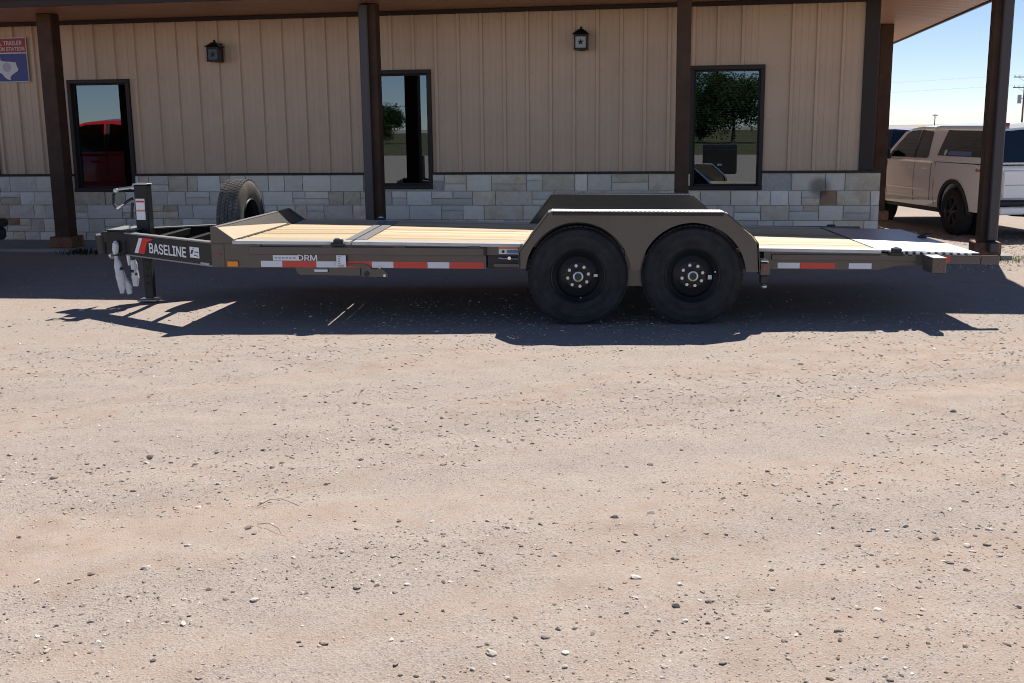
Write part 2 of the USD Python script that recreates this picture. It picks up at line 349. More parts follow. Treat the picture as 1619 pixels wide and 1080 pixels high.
def ground_at(x, y):
    i = np.clip(np.searchsorted(xs, x) - 1, 0, nx - 2); j = np.clip(np.searchsorted(ys, y) - 1, 0, ny - 2)
    tx, ty = (x - xs[i]) / (xs[i + 1] - xs[i]), (y - ys[j]) / (ys[j + 1] - ys[j])
    return (Z[j, i] * (1 - tx) + Z[j, i + 1] * tx) * (1 - ty) + (Z[j + 1, i] * (1 - tx) + Z[j + 1, i + 1] * tx) * ty

# ------------------------------------------------------------------ building
BO, BW = np.array([.999, 14.4, 0]), .171
def BP(u, v, z=0): return BO + u * np.array([math.cos(BW), -math.sin(BW), 0]) + v * np.array([math.sin(BW), math.cos(BW), 0]) + np.array([0, 0, z])
UL, UR, SR, ZS, ZC, ZT, VE, US = -11.0, 3.56, 3.665, .05, .955, 3.06, -1.86, 5.02
BACK = 9.0
slab = bx(UL - .5, US - .02, -1.12, -.001, -.3, .05, .012)
sl = thing('porch_slab', 'concrete porch slab along the foot of the stone wall', 'slab', BO, -BW)
sl.SetCustomDataByKey('kind', 'structure')
obj('slab', slab, 'concrete', sl)
bld = thing('metal_clad_building', 'tan metal clad building with pale stone wainscot and brown porch', 'building', BO, -BW)
WIN = [(-9.32, -8.40, .735, 2.28), (-7.235, -6.31, .735, 2.27), (-2.98, -2.05, .765, 2.315), (1.305, 2.228, .745, 2.29)]
# cladding panels, one rib each, cut round the windows
seams = np.arange(1.012 - .302 * 39, UR + .3, .302)
def panel_profile(w):
    p = [(0, 0), (.012, -.030), (.046, -.030), (.058, 0)]
    for k in (.34, .67):
        c = .058 + k * (w - .058); p += [(c - .014, 0), (c - .006, -.0045), (c + .006, -.0045), (c + .014, 0)]
    return p + [(w, 0)]
def panel_mesh(u0, u1, z0, z1, w=.302):
    pr = [(a, b) for a, b in panel_profile(w) if a <= u1 - u0 + 1e-6]
    if pr[-1][0] < u1 - u0 - 1e-4: pr.append((u1 - u0, 0))
    v = [(u0 + a, b, z) for z in (z0, z1) for a, b in pr]; n = len(pr)
    f = [(i, i + 1, n + i + 1, n + i) for i in range(n - 1)]
    return (np.array(v), np.array(f))
for s in seams:
    u0, u1 = max(s, UL), min(s + .302, UR)
    if u1 - u0 < .03: continue
    runs = [(u0, u1, ZC + .02, ZT)]
    for (a, b, c, d) in WIN:
        nxt = []
        for (p, q_, z0, z1) in runs:
            if q_ <= a - .0 or p >= b or z1 - z0 < 2: nxt.append((p, q_, z0, z1)); continue
            if p < a - .004: nxt.append((p, a, z0, z1))
            if q_ > b + .004: nxt.append((b, q_, z0, z1))
            nxt.append((max(p, a), min(q_, b), d, z1))
        runs = nxt
    parts = []
    for (p, q_, z0, z1) in runs:
        if p > u0 + .004 and q_ - p > .01:   # starts past the rib: plain
            n0 = (np.array([(p, 0, z0), (q_, 0, z0), (q_, 0, z1), (p, 0, z1)]), np.array([[0, 1, 2, 3]]))
            parts.append(n0)
        else: parts.append(panel_mesh(p, q_, z0, z1))
    vs, fs, o = [], [], 0
    for v, f in parts: vs.append(v); fs.append(f + o); o += len(v)
    obj('wall_panel', (np.vstack(vs), np.vstack(fs)), 'cladding', bld)
scr = []
for s in seams:
    for z in (1.03, 1.62, 2.25, 2.88):
        for du in (.085, .215):
            u = s + du
            if UL < u < 3.38 and not any(a - .03 < u < b + .03 and c < z < d + .05 for a, b, c, d in WIN): scr.append(cyl((u, 0, z), (u, -.004, z), .006, 6))
obj('panel_screws', cat(*scr), 'soffit', bld)
# shell behind
obj('side_wall', bx(UR - .08, UR - .002, .002, BACK, 0, ZT, 0), 'cladding', bld)
obj('back_wall', bx(UL, UR, BACK, BACK + .1, 0, ZT, 0), 'interior', bld)
obj('side_wall', bx(UL, UL + .1, .25, BACK, 0, ZT, 0), 'interior', bld)
obj('partition', bx(UL + .1, UR - .1, 3.2, 3.25, 0, ZT, 0), 'interior', bld)
obj('floor', bx(UL, UR - .1, .1, BACK, 0, .06, 0), 'interior', bld)
# wall core pieces between windows (so that no light leaks in)
edges = [UL] + [e for w in WIN for e in (w[0], w[1])] + [UR]
core = []
for a, b in zip(edges[0::2], edges[1::2]): core.append(bx(a, b, .004, .12, 0, ZT, 0))
for (a, b, c, d) in WIN: core += [bx(a, b, .004, .12, 0, c - .002, 0), bx(a, b, .004, .12, d + .002, ZT, 0)]
obj('wall_core', cat(*core), 'interior', bld)
# trim
obj('corner_trim', cat(bx(3.40, UR + .012, -.036, -.002, ZC + .03, ZT, .004), bx(UR + .0, UR + .014, -.002, .14, ZC + .03, ZT, .003)), 'brown_trim', bld)
def minus_windows(u0, u1, wins):
    r = [(u0, u1)]
    for (a, b, c, d) in wins:
        r = [x for (p, q_) in r for x in ((p, min(q_, a)), (max(p, b), q_)) if x[1] - x[0] > .01]
    return r
for a, b in minus_windows(UL, SR, WIN):
    obj('ledge_flashing', bx(a, b, -.085, .003, ZC, ZC + .028, .004), 'brown_trim', bld)
obj('frieze_trim', bx(UL, 3.40, -.05, -.002, ZT - .055, ZT, .004), 'brown_trim', bld)
# windows
for i, (a, b, c, d) in enumerate(WIN):
    fw = .052
    fr = cat(bx(a, b, -.05, .06, d - fw, d, .004), bx(a, b, -.075, .06, c, c + fw, .004), bx(a, a + fw, -.05, .06, c + fw, d - fw, .004), bx(b - fw, b, -.05, .06, c + fw, d - fw, .004))
    w = obj('window', fr, 'brown_trim', bld)
    g2 = .022
    sash = cat(bx(a + fw, b - fw, .02, .05, d - fw - g2, d - fw, .003), bx(a + fw, b - fw, .02, .05, c + fw, c + fw + g2, .003), bx(a + fw, a + fw + g2, .02, .05, c + fw + g2, d - fw - g2, .003), bx(b - fw - g2, b - fw, .02, .05, c + fw + g2, d - fw - g2, .003))
    obj('sash', sash, 'black_rubber_seal', w)
    pv = np.array([(a + fw + g2, .034, c + fw + g2), (b - fw - g2, .034, c + fw + g2), (b - fw - g2, .034, d - fw - g2), (a + fw + g2, .034, d - fw - g2)])
    obj('pane', (pv, np.array([[0, 1, 2, 3]])), 'window_glass', w)
    if i == 3:
        obj('blind', cat(*[bx(a + .06, b - .06, .14, .165, z, z + .004, 0) for z in np.arange(1.25, d - .08, .03)]), 'concrete', w)
# stone wainscot: random ashlar, every stone a part
bed = []
for a, b in minus_windows(UL, SR - .012, WIN): bed.append(bx(a, b, -.046, .003, 0, ZC, 0))
for (a, b, c, d) in WIN: bed.append(bx(a, b, -.046, .003, 0, c - .003, 0))
wains = obj('stone_wainscot', cat(*bed), 'mortar', bld)
vis0 = -8.75
r2 = np.random.default_rng(21)
rects = []
bands = [(.052, .17), (.17, .36), (.36, .55), (.55, .735), (.735, .953)]
for (z0, z1) in bands:
    u = vis0 - r2.uniform(0, .3)
    while u < SR - .005:
        w = r2.choice([.16, .22, .28, .34, .42, .50], p=[.12, .2, .25, .2, .15, .08]) * r2.uniform(.9, 1.12); e = min(u + w, SR)
        if SR - e < .1: e = SR
        t = r2.random()
        if z1 - z0 > .15 and t < .30 and w > .2:
            k = z0 + (z1 - z0) * r2.uniform(.38, .62); m_ = u + (e - u) * r2.uniform(.3, .7)
            rects += [(u, e, z0, k)] + ([(u, m_, k, z1), (m_, e, k, z1)] if w > .36 and r2.random() < .6 else [(u, e, k, z1)])
        else: rects.append((u, e, z0, z1))
        u = e
def stone(u0, u1, z0, z1, dv):
    g_ = .0045
    u0 += g_; u1 -= g_; z0 += g_; z1 -= g_
    nu, nz = max(3, min(6, int((u1 - u0) / .09) + 2)), 4
    us_, zs_ = np.linspace(u0, u1, nu), np.linspace(z0, z1, nz)
    U_, Z_ = np.meshgrid(us_, zs_); border = (U_ == u0) | (U_ == u1) | (Z_ == z0) | (Z_ == z1)
    V_ = -.070 - dv - .010 * r2.random(U_.shape); V_[border] += .012
    U_ = U_ + np.where(border, 0, r2.uniform(-.01, .01, U_.shape))
    v = np.stack([U_, V_, Z_], -1).reshape(-1, 3); id_ = np.arange(nu * nz).reshape(nz, nu)
    f = []
    for j in range(nz - 1):
        for i in range(nu - 1): f.append((id_[j, i], id_[j, i + 1], id_[j + 1, i + 1], id_[j + 1, i]))
    ring = list(id_[0, :]) + list(id_[1:, -1]) + list(id_[-1, :-1][::-1]) + list(id_[1:-1, 0][::-1])
    back = len(v) + np.arange(len(ring)); bv = v[ring].copy(); bv[:, 1] = -.044; v = np.vstack([v, bv])
    for k in range(len(ring)):
        k2 = (k + 1) % len(ring); f.append((ring[k2], ring[k], back[k], back[k2]))
    return v, np.array(f)
ns = 0
for (u0, u1, z0, z1) in rects:
    p = sbox(u0, z0, u1, z1)
    for (a, b, c, d) in WIN: p = p.difference(sbox(a - .004, c - .004, b + .004, d))
    for gm in getattr(p, 'geoms', [p]):
        if gm.is_empty: continue
        a0, b0, a1, b1 = gm.bounds
        if gm.area < .9 * (a1 - a0) * (b1 - b0):  # L-shape: keep the part below the sill
            b1 = min(b1, .741)
        if a1 - a0 < .035 or b1 - b0 < .035: continue
        t = r2.random(); m_ = 'stone_pale' if t < .34 else 'stone_white' if t < .54 else 'stone_grey' if t < .71 else 'stone_tan' if t < .965 else 'stone_rust'
        if m_ == 'stone_rust' and (a1 - a0) > .3: m_ = 'stone_tan'
        obj('stone', stone(a0, a1, b0, b1, r2.uniform(0, .008)), m_, wains); ns += 1
# porch roof: soffit panels, fascia, gutter, roof
ZSOF = 3.06
k = 0
v0 = VE + .03
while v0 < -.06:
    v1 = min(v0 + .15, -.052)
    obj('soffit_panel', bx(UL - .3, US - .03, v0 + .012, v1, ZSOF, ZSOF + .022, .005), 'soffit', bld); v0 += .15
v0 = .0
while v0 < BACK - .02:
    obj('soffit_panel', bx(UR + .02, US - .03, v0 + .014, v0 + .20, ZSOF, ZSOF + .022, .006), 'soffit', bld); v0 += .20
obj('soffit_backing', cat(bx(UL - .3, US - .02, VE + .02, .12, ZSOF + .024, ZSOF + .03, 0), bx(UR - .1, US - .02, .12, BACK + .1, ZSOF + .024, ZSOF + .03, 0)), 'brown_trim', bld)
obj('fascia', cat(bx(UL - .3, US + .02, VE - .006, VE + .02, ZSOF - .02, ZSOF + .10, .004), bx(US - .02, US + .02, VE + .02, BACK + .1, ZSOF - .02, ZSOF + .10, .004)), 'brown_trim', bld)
obj('gutter', cat(bx(UL - .3, US + .06, VE - .12, VE - .007, ZSOF + .075, ZSOF + .17, .01)), 'gutter', bld)
rp = xprism([(VE - .03, ZSOF + .175), (VE - .03, ZSOF + .20), (BACK / 2, ZSOF + 1.6), (BACK + .4, ZSOF + .20), (BACK + .4, ZSOF + .175), (BACK / 2, ZSOF + 1.5)], UL - .3, US + .05)
obj('roof', rp, 'roof_metal', bld)
obj('ceiling', bx(UL, UR, .12, BACK, ZT + .04, ZT + .06, 0), 'interior', bld)
# posts with flared bases
def post(u, v, w=.20, base='base_rust', spout=False, zb=.05):
    s = w / 2
    p = obj('porch_post', cat(bx(u - s, u + s, v - s, v + s, zb, ZSOF - .002, .008)), 'post_brown', bld)
    t = s + .055
    obj('post_base', cat(bx(u - t, u + t, v - t, v - s - .001, zb, zb + .15, .012), bx(u - t, u + t, v + s + .001, v + t, zb, zb + .15, .012), bx(u - t, u - s - .001, v - s - .0005, v + s + .0005, zb, zb + .15, .012), bx(u + s + .001, u + t, v - s - .0005, v + s + .0005, zb, zb + .15, .012)), base, p)
    if spout:
        du = u - .045 if spout < 0 else u + .035
        obj('downspout', cat(bx(du - .055, du + .055, v - s - .085, v - s - .003, .22, ZSOF - .02, .012), bx(du - .055, du + .055, v - s - .20, v - s - .003, .09, .21, .012)), 'downspout', p)
post(-6.885, -.93, .205, 'base_rust')
post(-2.57, -.93, .185, 'base_rust', -1)
post(1.235, -.93, .165, 'base_rust')
post(4.735, -.93, .185, 'base_rust', 1)
post(4.25, 3.9, .19, 'base_rust')

# ------------------------------------------------------------------ wall lanterns
def lantern(u, z, label, pane):
    t = thing('wall_lantern', label, 'wall lamp', BP(u, -.03, z), -BW, 'star lanterns on the front wall')
    obj('back_plate', bx(-.055, .055, -.012, .028, -.13, .12, .008), 'lantern_black', t)
    w, h = .075, .105
    obj('frame', cat(*[bx(sx * w - .008, sx * w + .008, -.115 + sy * w - .008, -.115 + sy * w + .008, -h, h * .6, .002) for sx in (-1, 1) for sy in (-1, 1)],
        bx(-w - .012, w + .012, -.115 - w - .012, -.115 + w + .012, -h - .022, -h, .005), bx(-w - .006, w + .006, -.115 - w - .006, -.115 + w + .006, h * .6 - .03, h * .6, .004)), 'lantern_black', t)
    hull = trimesh.convex.convex_hull(np.array([(sx * .105, -.115 + sy * .105, h * .6 + .002) for sx in (-1, 1) for sy in (-1, 1)] + [(sx * .028, -.115 + sy * .028, h * .6 + .062) for sx in (-1, 1) for sy in (-1, 1)]))
    r_ = obj('roof', hull, 'lantern_black', t)
    ico = trimesh.creation.icosphere(2, .018); ico.apply_translation((0, -.115, h * .6 + .078)); obj('finial', cat(ico, cyl((0, -.115, h * .6 + .058), (0, -.115, h * .6 + .075), .010, 10)), 'lantern_black', r_)
    obj('bracket', bx(-.014, .014, -.04, -.01, .0, .03, .003), 'lantern_black', t)
    for (p0, p1) in (((-w + .009, -.115 - w + .002), (w - .009, -.115 - w + .006)), ((-w + .002, -.115 - w + .009), (-w + .006, -.115 + w - .009)), ((w - .006, -.115 - w + .009), (w - .002, -.115 + w - .009))):
        obj('pane', bx(p0[0], p1[0], p0[1], p1[1], -h + .001, h * .6 - .031, 0), pane, t)
    a = np.arange(10) * math.pi / 5 + math.pi / 2; rr = np.where(np.arange(10) % 2 == 0, .044, .018)
    obj('star', prism(np.stack([rr * np.cos(a), rr * np.sin(a) - .035], 1), -.115 - w - .004, -.115 - w - .0), 'lantern_black', t)
lantern(-4.975, 2.59, 'black star lantern with glass coloured dark as if unlit on the wall right of the left window', 'lantern_smoke')
lantern(-.06, 2.635, 'black star lantern with glass coloured pale as if lit on the wall between the two right windows', 'lantern_opal')

# ------------------------------------------------------------------ inspection sign
sg = thing('inspection_sign', 'red and blue trailer inspection sign with white state map on the wall', 'sign', BP(-8.17, -.034, 2.255), -BW)
W2 = .375
obj('board', bx(-W2, W2, -.003, .003, 0, .605, 0), 'sign_white', sg)
obj('red_band', bx(-W2 + .012, W2 - .012, -.006, -.0035, .402, .593, 0), 'sign_red', sg)
obj('blue_field', bx(-W2 + .012, W2 - .012, -.006, -.0035, .012, .386, 0), 'sign_blue', sg)
obj('lettering', text_on_face('OFFICIAL TRAILER', -.31, .31, .50, .56, -.0075), 'sign_white', sg)
obj('lettering', text_on_face('INSPECTION STATION', -.345, .345, .425, .478, -.0075), 'sign_white', sg)
tx = [(.33, 1), (.47, 1), (.47, .79), (.54, .76), (.63, .735), (.72, .735), (.80, .715), (.885, .70), (.90, .55), (.935, .45), (.92, .36), (.83, .28), (.75, .20), (.70, .12), (.715, .0), (.62, .03), (.55, .12), (.49, .25), (.41, .315), (.34, .25), (.26, .29), (.18, .40), (.10, .50), (.33, .52)]
obj('state_map', prism([(-.30 + .56 * a, .03 + .34 * b) for a, b in tx], -.0085, -.007), 'sign_white', sg)
obj('seal', prism(Point(.05, .205).buffer(.062), -.0105, -.009), 'sign_seal', sg)

# ------------------------------------------------------------------ trailer
TO, TW = np.array([-1.871, 8.913, 0]), .0475
PI = math.pi
tr = thing('flatbed_trailer', 'bronze tilt flatbed trailer with pine deck and black tandem wheels parked before the building', 'trailer', TO, -TW)
SHEAR[:] = [.013, 2.4]
DW = 2.10
def dk(m_):
    v = m_.vertices.copy(); v[:, 2] -= .0105 * np.maximum(v[:, 0] - 1.0, 0); return trimesh.Trimesh(v, m_.faces, process=False)
def part(name, mesh, m, parent=None, **k): return obj(name, mesh, m, parent or tr, **k)
# frame
front_rail = prism([(-.58, .414), (1.67, .417), (1.67, .530), (1.95, .530), (1.95, .606), (-.58, .606)], 0, .05)
rail = part('frame_rail', front_rail, 'bronze_paint')
part('rail_end_cap', bx(-.582, -.475, -.006, .0, .416, .607, .002), 'bronze_paint', rail)
part('frame_rail', prism([(1.67, .425), (3.95, .425), (3.95, .558), (1.67, .52)], .06, .12), 'black_steel')
part('frame_rail', prism([(3.90, .436), (4.79, .434), (4.87, .447), (4.96, .470), (5.17, .472), (5.17, .560), (4.80, .568), (3.90, .574)], 0, .05), 'bronze_paint', label='short tapered rear rail')
part('frame_rail', bx(-.58, 5.2, DW - .05, DW, .43, .60), 'bronze_paint')
# bright top flange of the tilting deck
for a, b in ((-.40, .56), (.585, 1.95), (3.78, 4.82)):
    part('deck_flange', dk(bx(a, b, -.022, .15, .607, .633, .003)), 'flange_steel')
    part('deck_flange', dk(bx(a, b, DW - .12, DW + .01, .607, .633, .003)), 'flange_steel')
part('deck_flange', dk(bx(1.95, 3.78, .005, .15, .607, .633, .003)), 'flange_steel')
# rub rail on spacers
rr = part('rub_rail', bx(-.262, 1.655, -.036, -.024, .528, .589, .002), 'bronze_paint')
for u in (-.22, .385, .97, 1.575): part('spacer', bx(u - .05, u + .05, -.0235, -.001, .531, .606, .002), 'bronze_paint', rr)
part('end_return', bx(1.656, 1.676, -.036, -.001, .525, .592, .002), 'black_steel', rr)
rr = part('rub_rail', bx(3.96, 5.10, -.022, -.010, .508, .553, .002), 'bronze_paint')
for u in (4.0, 4.45, 4.95): part('spacer', bx(u - .03, u + .03, -.0095, -.001, .512, .55, .002), 'bronze_paint', rr)
# cross members
for u in np.arange(-.42, 5.0, .405): part('cross_member', bx(u, u + .06, .06, DW - .06, .50, .585, .003), 'black_steel')
part('axle_hanger', bx(2.78, 2.93, -.12, -.05, .30, .47, .006), 'bronze_paint')
# reflective tape
def tape(u0, u1, c, z0=.420, z1=.470): part('reflective_tape', bx(u0, u1, -.0025, -.0006, z0, z1, 0), 'tape_' + c)
for u0, u1, c in ((-.178, 0, 'white'), (0, .279, 'red'), (.279, .457, 'white'), (.457, .736, 'red'), (.736, .914, 'white'), (.914, 1.193, 'red'), (1.193, 1.371, 'white'), (1.371, 1.65, 'red')): tape(u0 + .001, u1 - .001, c)
for u0, u1, c in ((4.012, 4.187, 'white'), (4.19, 4.465, 'red'), (4.575, 4.755, 'white')): tape(u0, u1, c, .441, .486)
part('marker_lamp', bx(-.452, -.362, -.022, -.001, .420, .470, .006), 'amber_lens')
part('marker_lamp', bx(-.53, -.505, -.012, -.0065, .50, .53, .003), 'red_lens')
# shipping labels on the rail
lb = part('paper_label', bx(-.075, .13, -.004, -.001, .474, .518, 0), 'decal_white')
for k in range(6): part('print', bx(-.06 + k * .03, -.045 + k * .03 + .006, -.0052, -.0042, .488, .503, 0), 'sign_seal', lb)
part('white_lettering', text_on_face('DRM', .13, .29, .474, .522, -.0045), 'decal_white')
lb = part('paper_label', bx(.455, .533, -.0402, -.0365, .428, .524, 0), 'decal_white')
part('print', cat(*[bx(.466, .466 + w, -.0415, -.0405, z, z + .004, 0) for z, w in ((.51, .03), (.497, .018), (.484, .022), (.471, .018), (.458, .025), (.443, .052), (.435, .052))]), 'decal_dark', lb)
lb = part('warning_label', bx(1.775, 1.93, -.003, -.001, .540, .598, 0), 'decal_white')
part('stripe', bx(1.776, 1.929, -.0045, -.0032, .580, .597, 0), 'decal_orange', lb)
part('stripe', bx(1.84, 1.929, -.0045, -.0032, .545, .574, 0), 'decal_blue', lb)
part('dot', prism(Point(1.81, .560).buffer(.012), -.0045, -.0032), 'decal_dark', lb)
# headboard wedge
def sk(m_):
    v = m_.vertices.copy(); v[:, 0] += .045 * v[:, 1]; return trimesh.Trimesh(v, m_.faces, process=False)
hb = part('headboard', sk(prism([(-.58, .607), (-.395, .607), (-.40, .634), (-.540, .735), (-.58, .735)], .012, DW - .012)), 'shaded_bronze')  # slope coloured as if in shade
for v in (0, DW - .012): part('gusset', sk(prism([(-.582, .6085), (-.362, .6085), (-.368, .626), (-.535, .748), (-.582, .745)], v, v + .011)), 'bronze_paint', hb)
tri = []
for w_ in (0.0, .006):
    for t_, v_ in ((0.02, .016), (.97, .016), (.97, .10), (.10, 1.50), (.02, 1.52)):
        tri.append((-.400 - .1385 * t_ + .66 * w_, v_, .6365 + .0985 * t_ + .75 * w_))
part('sloped_board', sk(trimesh.convex.convex_hull(np.array(tri))), 'pine_warm', hb)  # tan board added in the outline of the sunlit part of the slope
part('cap', sk(bx(-.584, -.545, .0125, DW - .0125, .7365, .743, .002)), 'plate_steel', hb)
# deck boards
nb = 10; vw = (DW - .12 - .150) / nb
for k in range(nb):
    v0 = .152 + k * vw
    for (a, b) in ((-.385, .495), (.675, 4.80)):
        part('deck_board', dk(bx(a + (.045 * v0 if a < 0 else 0), b, v0 + .003, v0 + vw - .003, .592, .6305 + rng.uniform(-.002, .002), .004)), ('pine', 'pine_light', 'pine_warm')[int(rng.integers(3))])
for a, b in ((.500, .565), (.583, .668)): part('hinge_plate', dk(bx(a, b, .14, DW - .125, .60, .6365, .003)), 'plate_steel')
part('deck_edge_angle', sk(bx(-.405, -.388, .137, DW - .12, .60, .640, .002)), 'black_steel')
part('deck_edge_angle', dk(bx(4.803, 4.818, .02, DW - .02, .585, .634, .002)), 'black_steel')
# rear approach plate, tail bars and stops
pl = prism([(4.822, .592), (5.60, .572), (5.60, .564), (4.822, .58)], .02, DW - .02)
part('approach_plate', pl, 'tread_steel')
part('plate_edge', cat(*[bx(4.98 + k * .058, 5.01 + k * .058, -.012, .019, .562 - k * .0012, .581 - k * .0012, .002) for k in range(10)]), 'flange_steel')
for v in (-.02, DW - .06):
    tb = part('tail_bar', bx(5.175, 5.60, v, v + .08, .489, .553, .004), 'bronze_paint')
    part('tail_bar_end', bx(5.601, 5.745, v - .002, v + .03, .487, .555, .004), 'bronze_paint', tb)
part('rear_cross_tube', bx(5.30, 5.36, .06, DW - .06, .45, .54, .006), 'bronze_paint')
part('reflector', bx(5.284, 5.36, -.0235, -.0205, .500, .552, 0), 'tape_red')
for v0, v1 in ((-.235, -.001), (DW + .001, DW + .235)):
    st = part('rear_stop', bx(5.155, 5.262, v0, v1, .438, .556, .005), 'bronze_paint')
    part('step_cap', bx(5.157, 5.262, v0 + .002, v1, .5565, .5605, 0), 'flange_steel', st)  # pale sheet puts the sunlit brightness of the stop top into colour
    part('lamp', prism(Point(5.21, .497).buffer(.012), v0 - .004, v0 + .0005) if v0 < 0 else bx(5.2, 5.22, v1, v1 + .004, .49, .51, 0), 'red_lens', st)
# tie-down rings and latches on the deck edge
for u, v in ((.47, -.03), (4.93, -.03), (.47, DW + .02), (4.93, DW + .02)):
    d = part('tie_down', dk(cat(bx(u - .055, u + .055, v - .03, v + .03, .596, .628, .008), bx(u - .035, u + .045, v - .018, v + .03, .6285, .654, .008))), 'black_steel')
    tor = tube([(u + .03 * math.cos(t), v + .012 * math.sin(t), .642 + .018 * math.sin(t)) for t in np.linspace(0, 2 * PI, 15)], .006, 6); part('ring', dk(tor), 'zinc', d)
part('tie_down', cat(bx(5.50, 5.57, 1.20, 1.26, .572, .592, .006), tube([(5.52, 1.23, .59), (5.56, 1.2, .61), (5.61, 1.18, .62)], .008, 6)), 'black_steel')
# tilt latch housing under the front rail
lt = part('latch_housing', prism([(.10, .43), (.112, .385), (.135, .357), (.638, .353), (.638, .43)], .004, .16), 'bronze_paint')
part('grip', bx(.262, .372, -.006, .003, .383, .404, .002), 'decal_white', lt)
part('slot', bx(.372, .380, -.002, .003, .380, .41, .001), 'black_steel', lt)
part('latch_link', prism([(.652, .352), (.865, .345), (.872, .372), (.84, .40), (.80, .425), (.775, .408), (.735, .412), (.72, .435), (.68, .452), (.56, .452), (.52, .44), (.60, .43), (.652, .425)], -.020, -.004), 'bronze_paint', lt)
part('bolt', cat(cyl((.695, -.034, .372), (.695, -.0205, .372), .021, 16), cyl((.695, -.038, .372), (.695, -.034, .372), .010, 6)), 'black_steel', lt)
part('pin', cat(cyl((.842, -.03, .36), (.842, -.0205, .36), .012, 10), cyl((.805, -.03, .425), (.805, -.0205, .425), .008, 8)), 'zinc', lt)
part('hydraulic_cylinder', cat(cyl((.2, .95, .40), (1.3, .95, .42), .045, 18), cyl((1.3, .95, .42), (1.9, .95, .44), .022, 14)), 'black_steel')
# recessed box between rail and fender
bxp = part('battery_box', bx(1.68, 1.95, .02, .3, .425, .529, .004), 'black_steel')
part('chrome_fitting', cat(cyl((1.77, -.004, .505), (1.93, -.004, .498), .008, 10), cyl((1.86, -.02, .508), (1.86, .02, .508), .014, 10)), 'chrome', bxp)
part('lower_plate', bx(1.73, 1.955, .0, .019, .43, .462, .002), 'bronze_paint', bxp)
# fenders
W1, W2_, R = 2.412, 3.312, .393
outer = Polygon([(1.955, .447), (1.955, .585), (2.035, .69), (2.185, .890), (2.205, .897), (3.54, .894), (3.565, .886), (3.765, .716), (3.805, .66), (3.822, .435), (3.60, .435), (3.57, .45), (3.40, .60), (2.99, .60), (2.93, .60), (2.93, .45), (2.80, .45), (2.80, .60), (2.1, .447)])
skirt = Polygon([(1.955, .447), (1.955, .585), (2.035, .69), (2.185, .888), (2.21, .897), (3.54, .897), (3.565, .886), (3.765, .716), (3.805, .66), (3.822, .435)])
skirt = skirt.difference(Point(W1, .40).buffer(.418, 32)).difference(Point(W2_, .40).buffer(.418, 32))
skirt = max(getattr(skirt, 'geoms', [skirt]), key=lambda s_: s_.area) if False else skirt
top = [(1.949, .447), (1.949, .586), (2.030, .692), (2.180, .889), (2.206, .899), (3.542, .899), (3.571, .888), (3.771, .718), (3.813, .661), (3.830, .435)]
def strip(poly, off, v0, v1, th=.006):
    P = np.array(poly); n = len(P); T_ = np.gradient(P, axis=0); N_ = np.stack([-T_[:, 1], T_[:, 0]], 1); N_ /= np.linalg.norm(N_, axis=1)[:, None]
    Q = P + N_ * th
    return prism(Polygon(np.vstack([P, Q[::-1]])).buffer(0), v0, v1)
for side in (0, 1):
    vo, vi = (-.205, .0) if side == 0 else (DW + .205, DW)
    lo, hi = min(vo, vi), max(vo, vi)
    geo = skirt.simplify(.002)
    sk = cat(*[prism(gg, vo - .004 if side == 0 else vo - .0, vo + .0 if side == 0 else vo + .004) for gg in getattr(geo, 'geoms', [geo]) if gg.area > .002])
    fd = part('fender', sk, 'bronze_paint')
    inner = Polygon([(1.955, .60), (2.035, .69), (2.185, .885), (2.2, .897), (3.54, .897), (3.56, .886), (3.765, .716), (3.80, .60)])
    part('inner_panel', prism(inner, vi - .004, vi), 'bronze_paint' if side == 0 else 'shaded_bronze', fd)  # far panel takes the shade-darkened bronze
    part('tread_top', strip(top[3:7], 0, lo - .02, hi + .004), 'tread_steel', fd)
    part('tread_nose', strip(top[:4], 0, lo - .02, hi + .004, .005), 'bronze_paint', fd)
    part('tread_nose', strip(top[6:], 0, lo - .02, hi + .004, .005), 'bronze_paint', fd)
    if side == 0:
        nubs = cat(*[bx(u, u + .016, lo - .022, lo - .012, .899, .9085, .002) for u in np.arange(2.21, 3.54, .034)])
        part('tread_nubs', nubs, 'flange_steel', fd)
        part('top_band', cat(bx(2.21, 3.54, vo - .016, vo - .0045, .872, .896, .002)), 'brown_trim', fd)
    part('end_flap', bx(3.808, 3.822, lo + .01, hi, .44, .64, .002), 'black_steel', fd)
    part('end_flap', bx(1.957, 1.967, lo + .01, hi, .45, .58, .002), 'bronze_paint', fd)
part('centre_plate', bx(2.78, 2.945, -.15, -.142, .44, .60, .003), 'bronze_paint')
part('centre_seam', bx(2.775, 2.95, -.156, -.1505, .583, .592, .001), 'black_steel')
lm = part('rear_lamp_box', bx(3.84, 3.915, -.19, -.06, .405, .505, .006), 'bronze_paint')
part('cap', bx(3.84, 3.905, -.185, -.07, .5055, .53, .012), 'chrome', lm)
part('lens', prism(Point(3.875, .465).buffer(.018), -.196, -.189), 'red_lens', lm)
part('tow_hook', cat(bx(3.85, 3.90, -.17, -.10, .335, .404, .008)), 'black_steel', lm)
part('hook_tip', bx(3.858, 3.902, -.178, -.12, .298, .333, .012), 'zinc', lm)
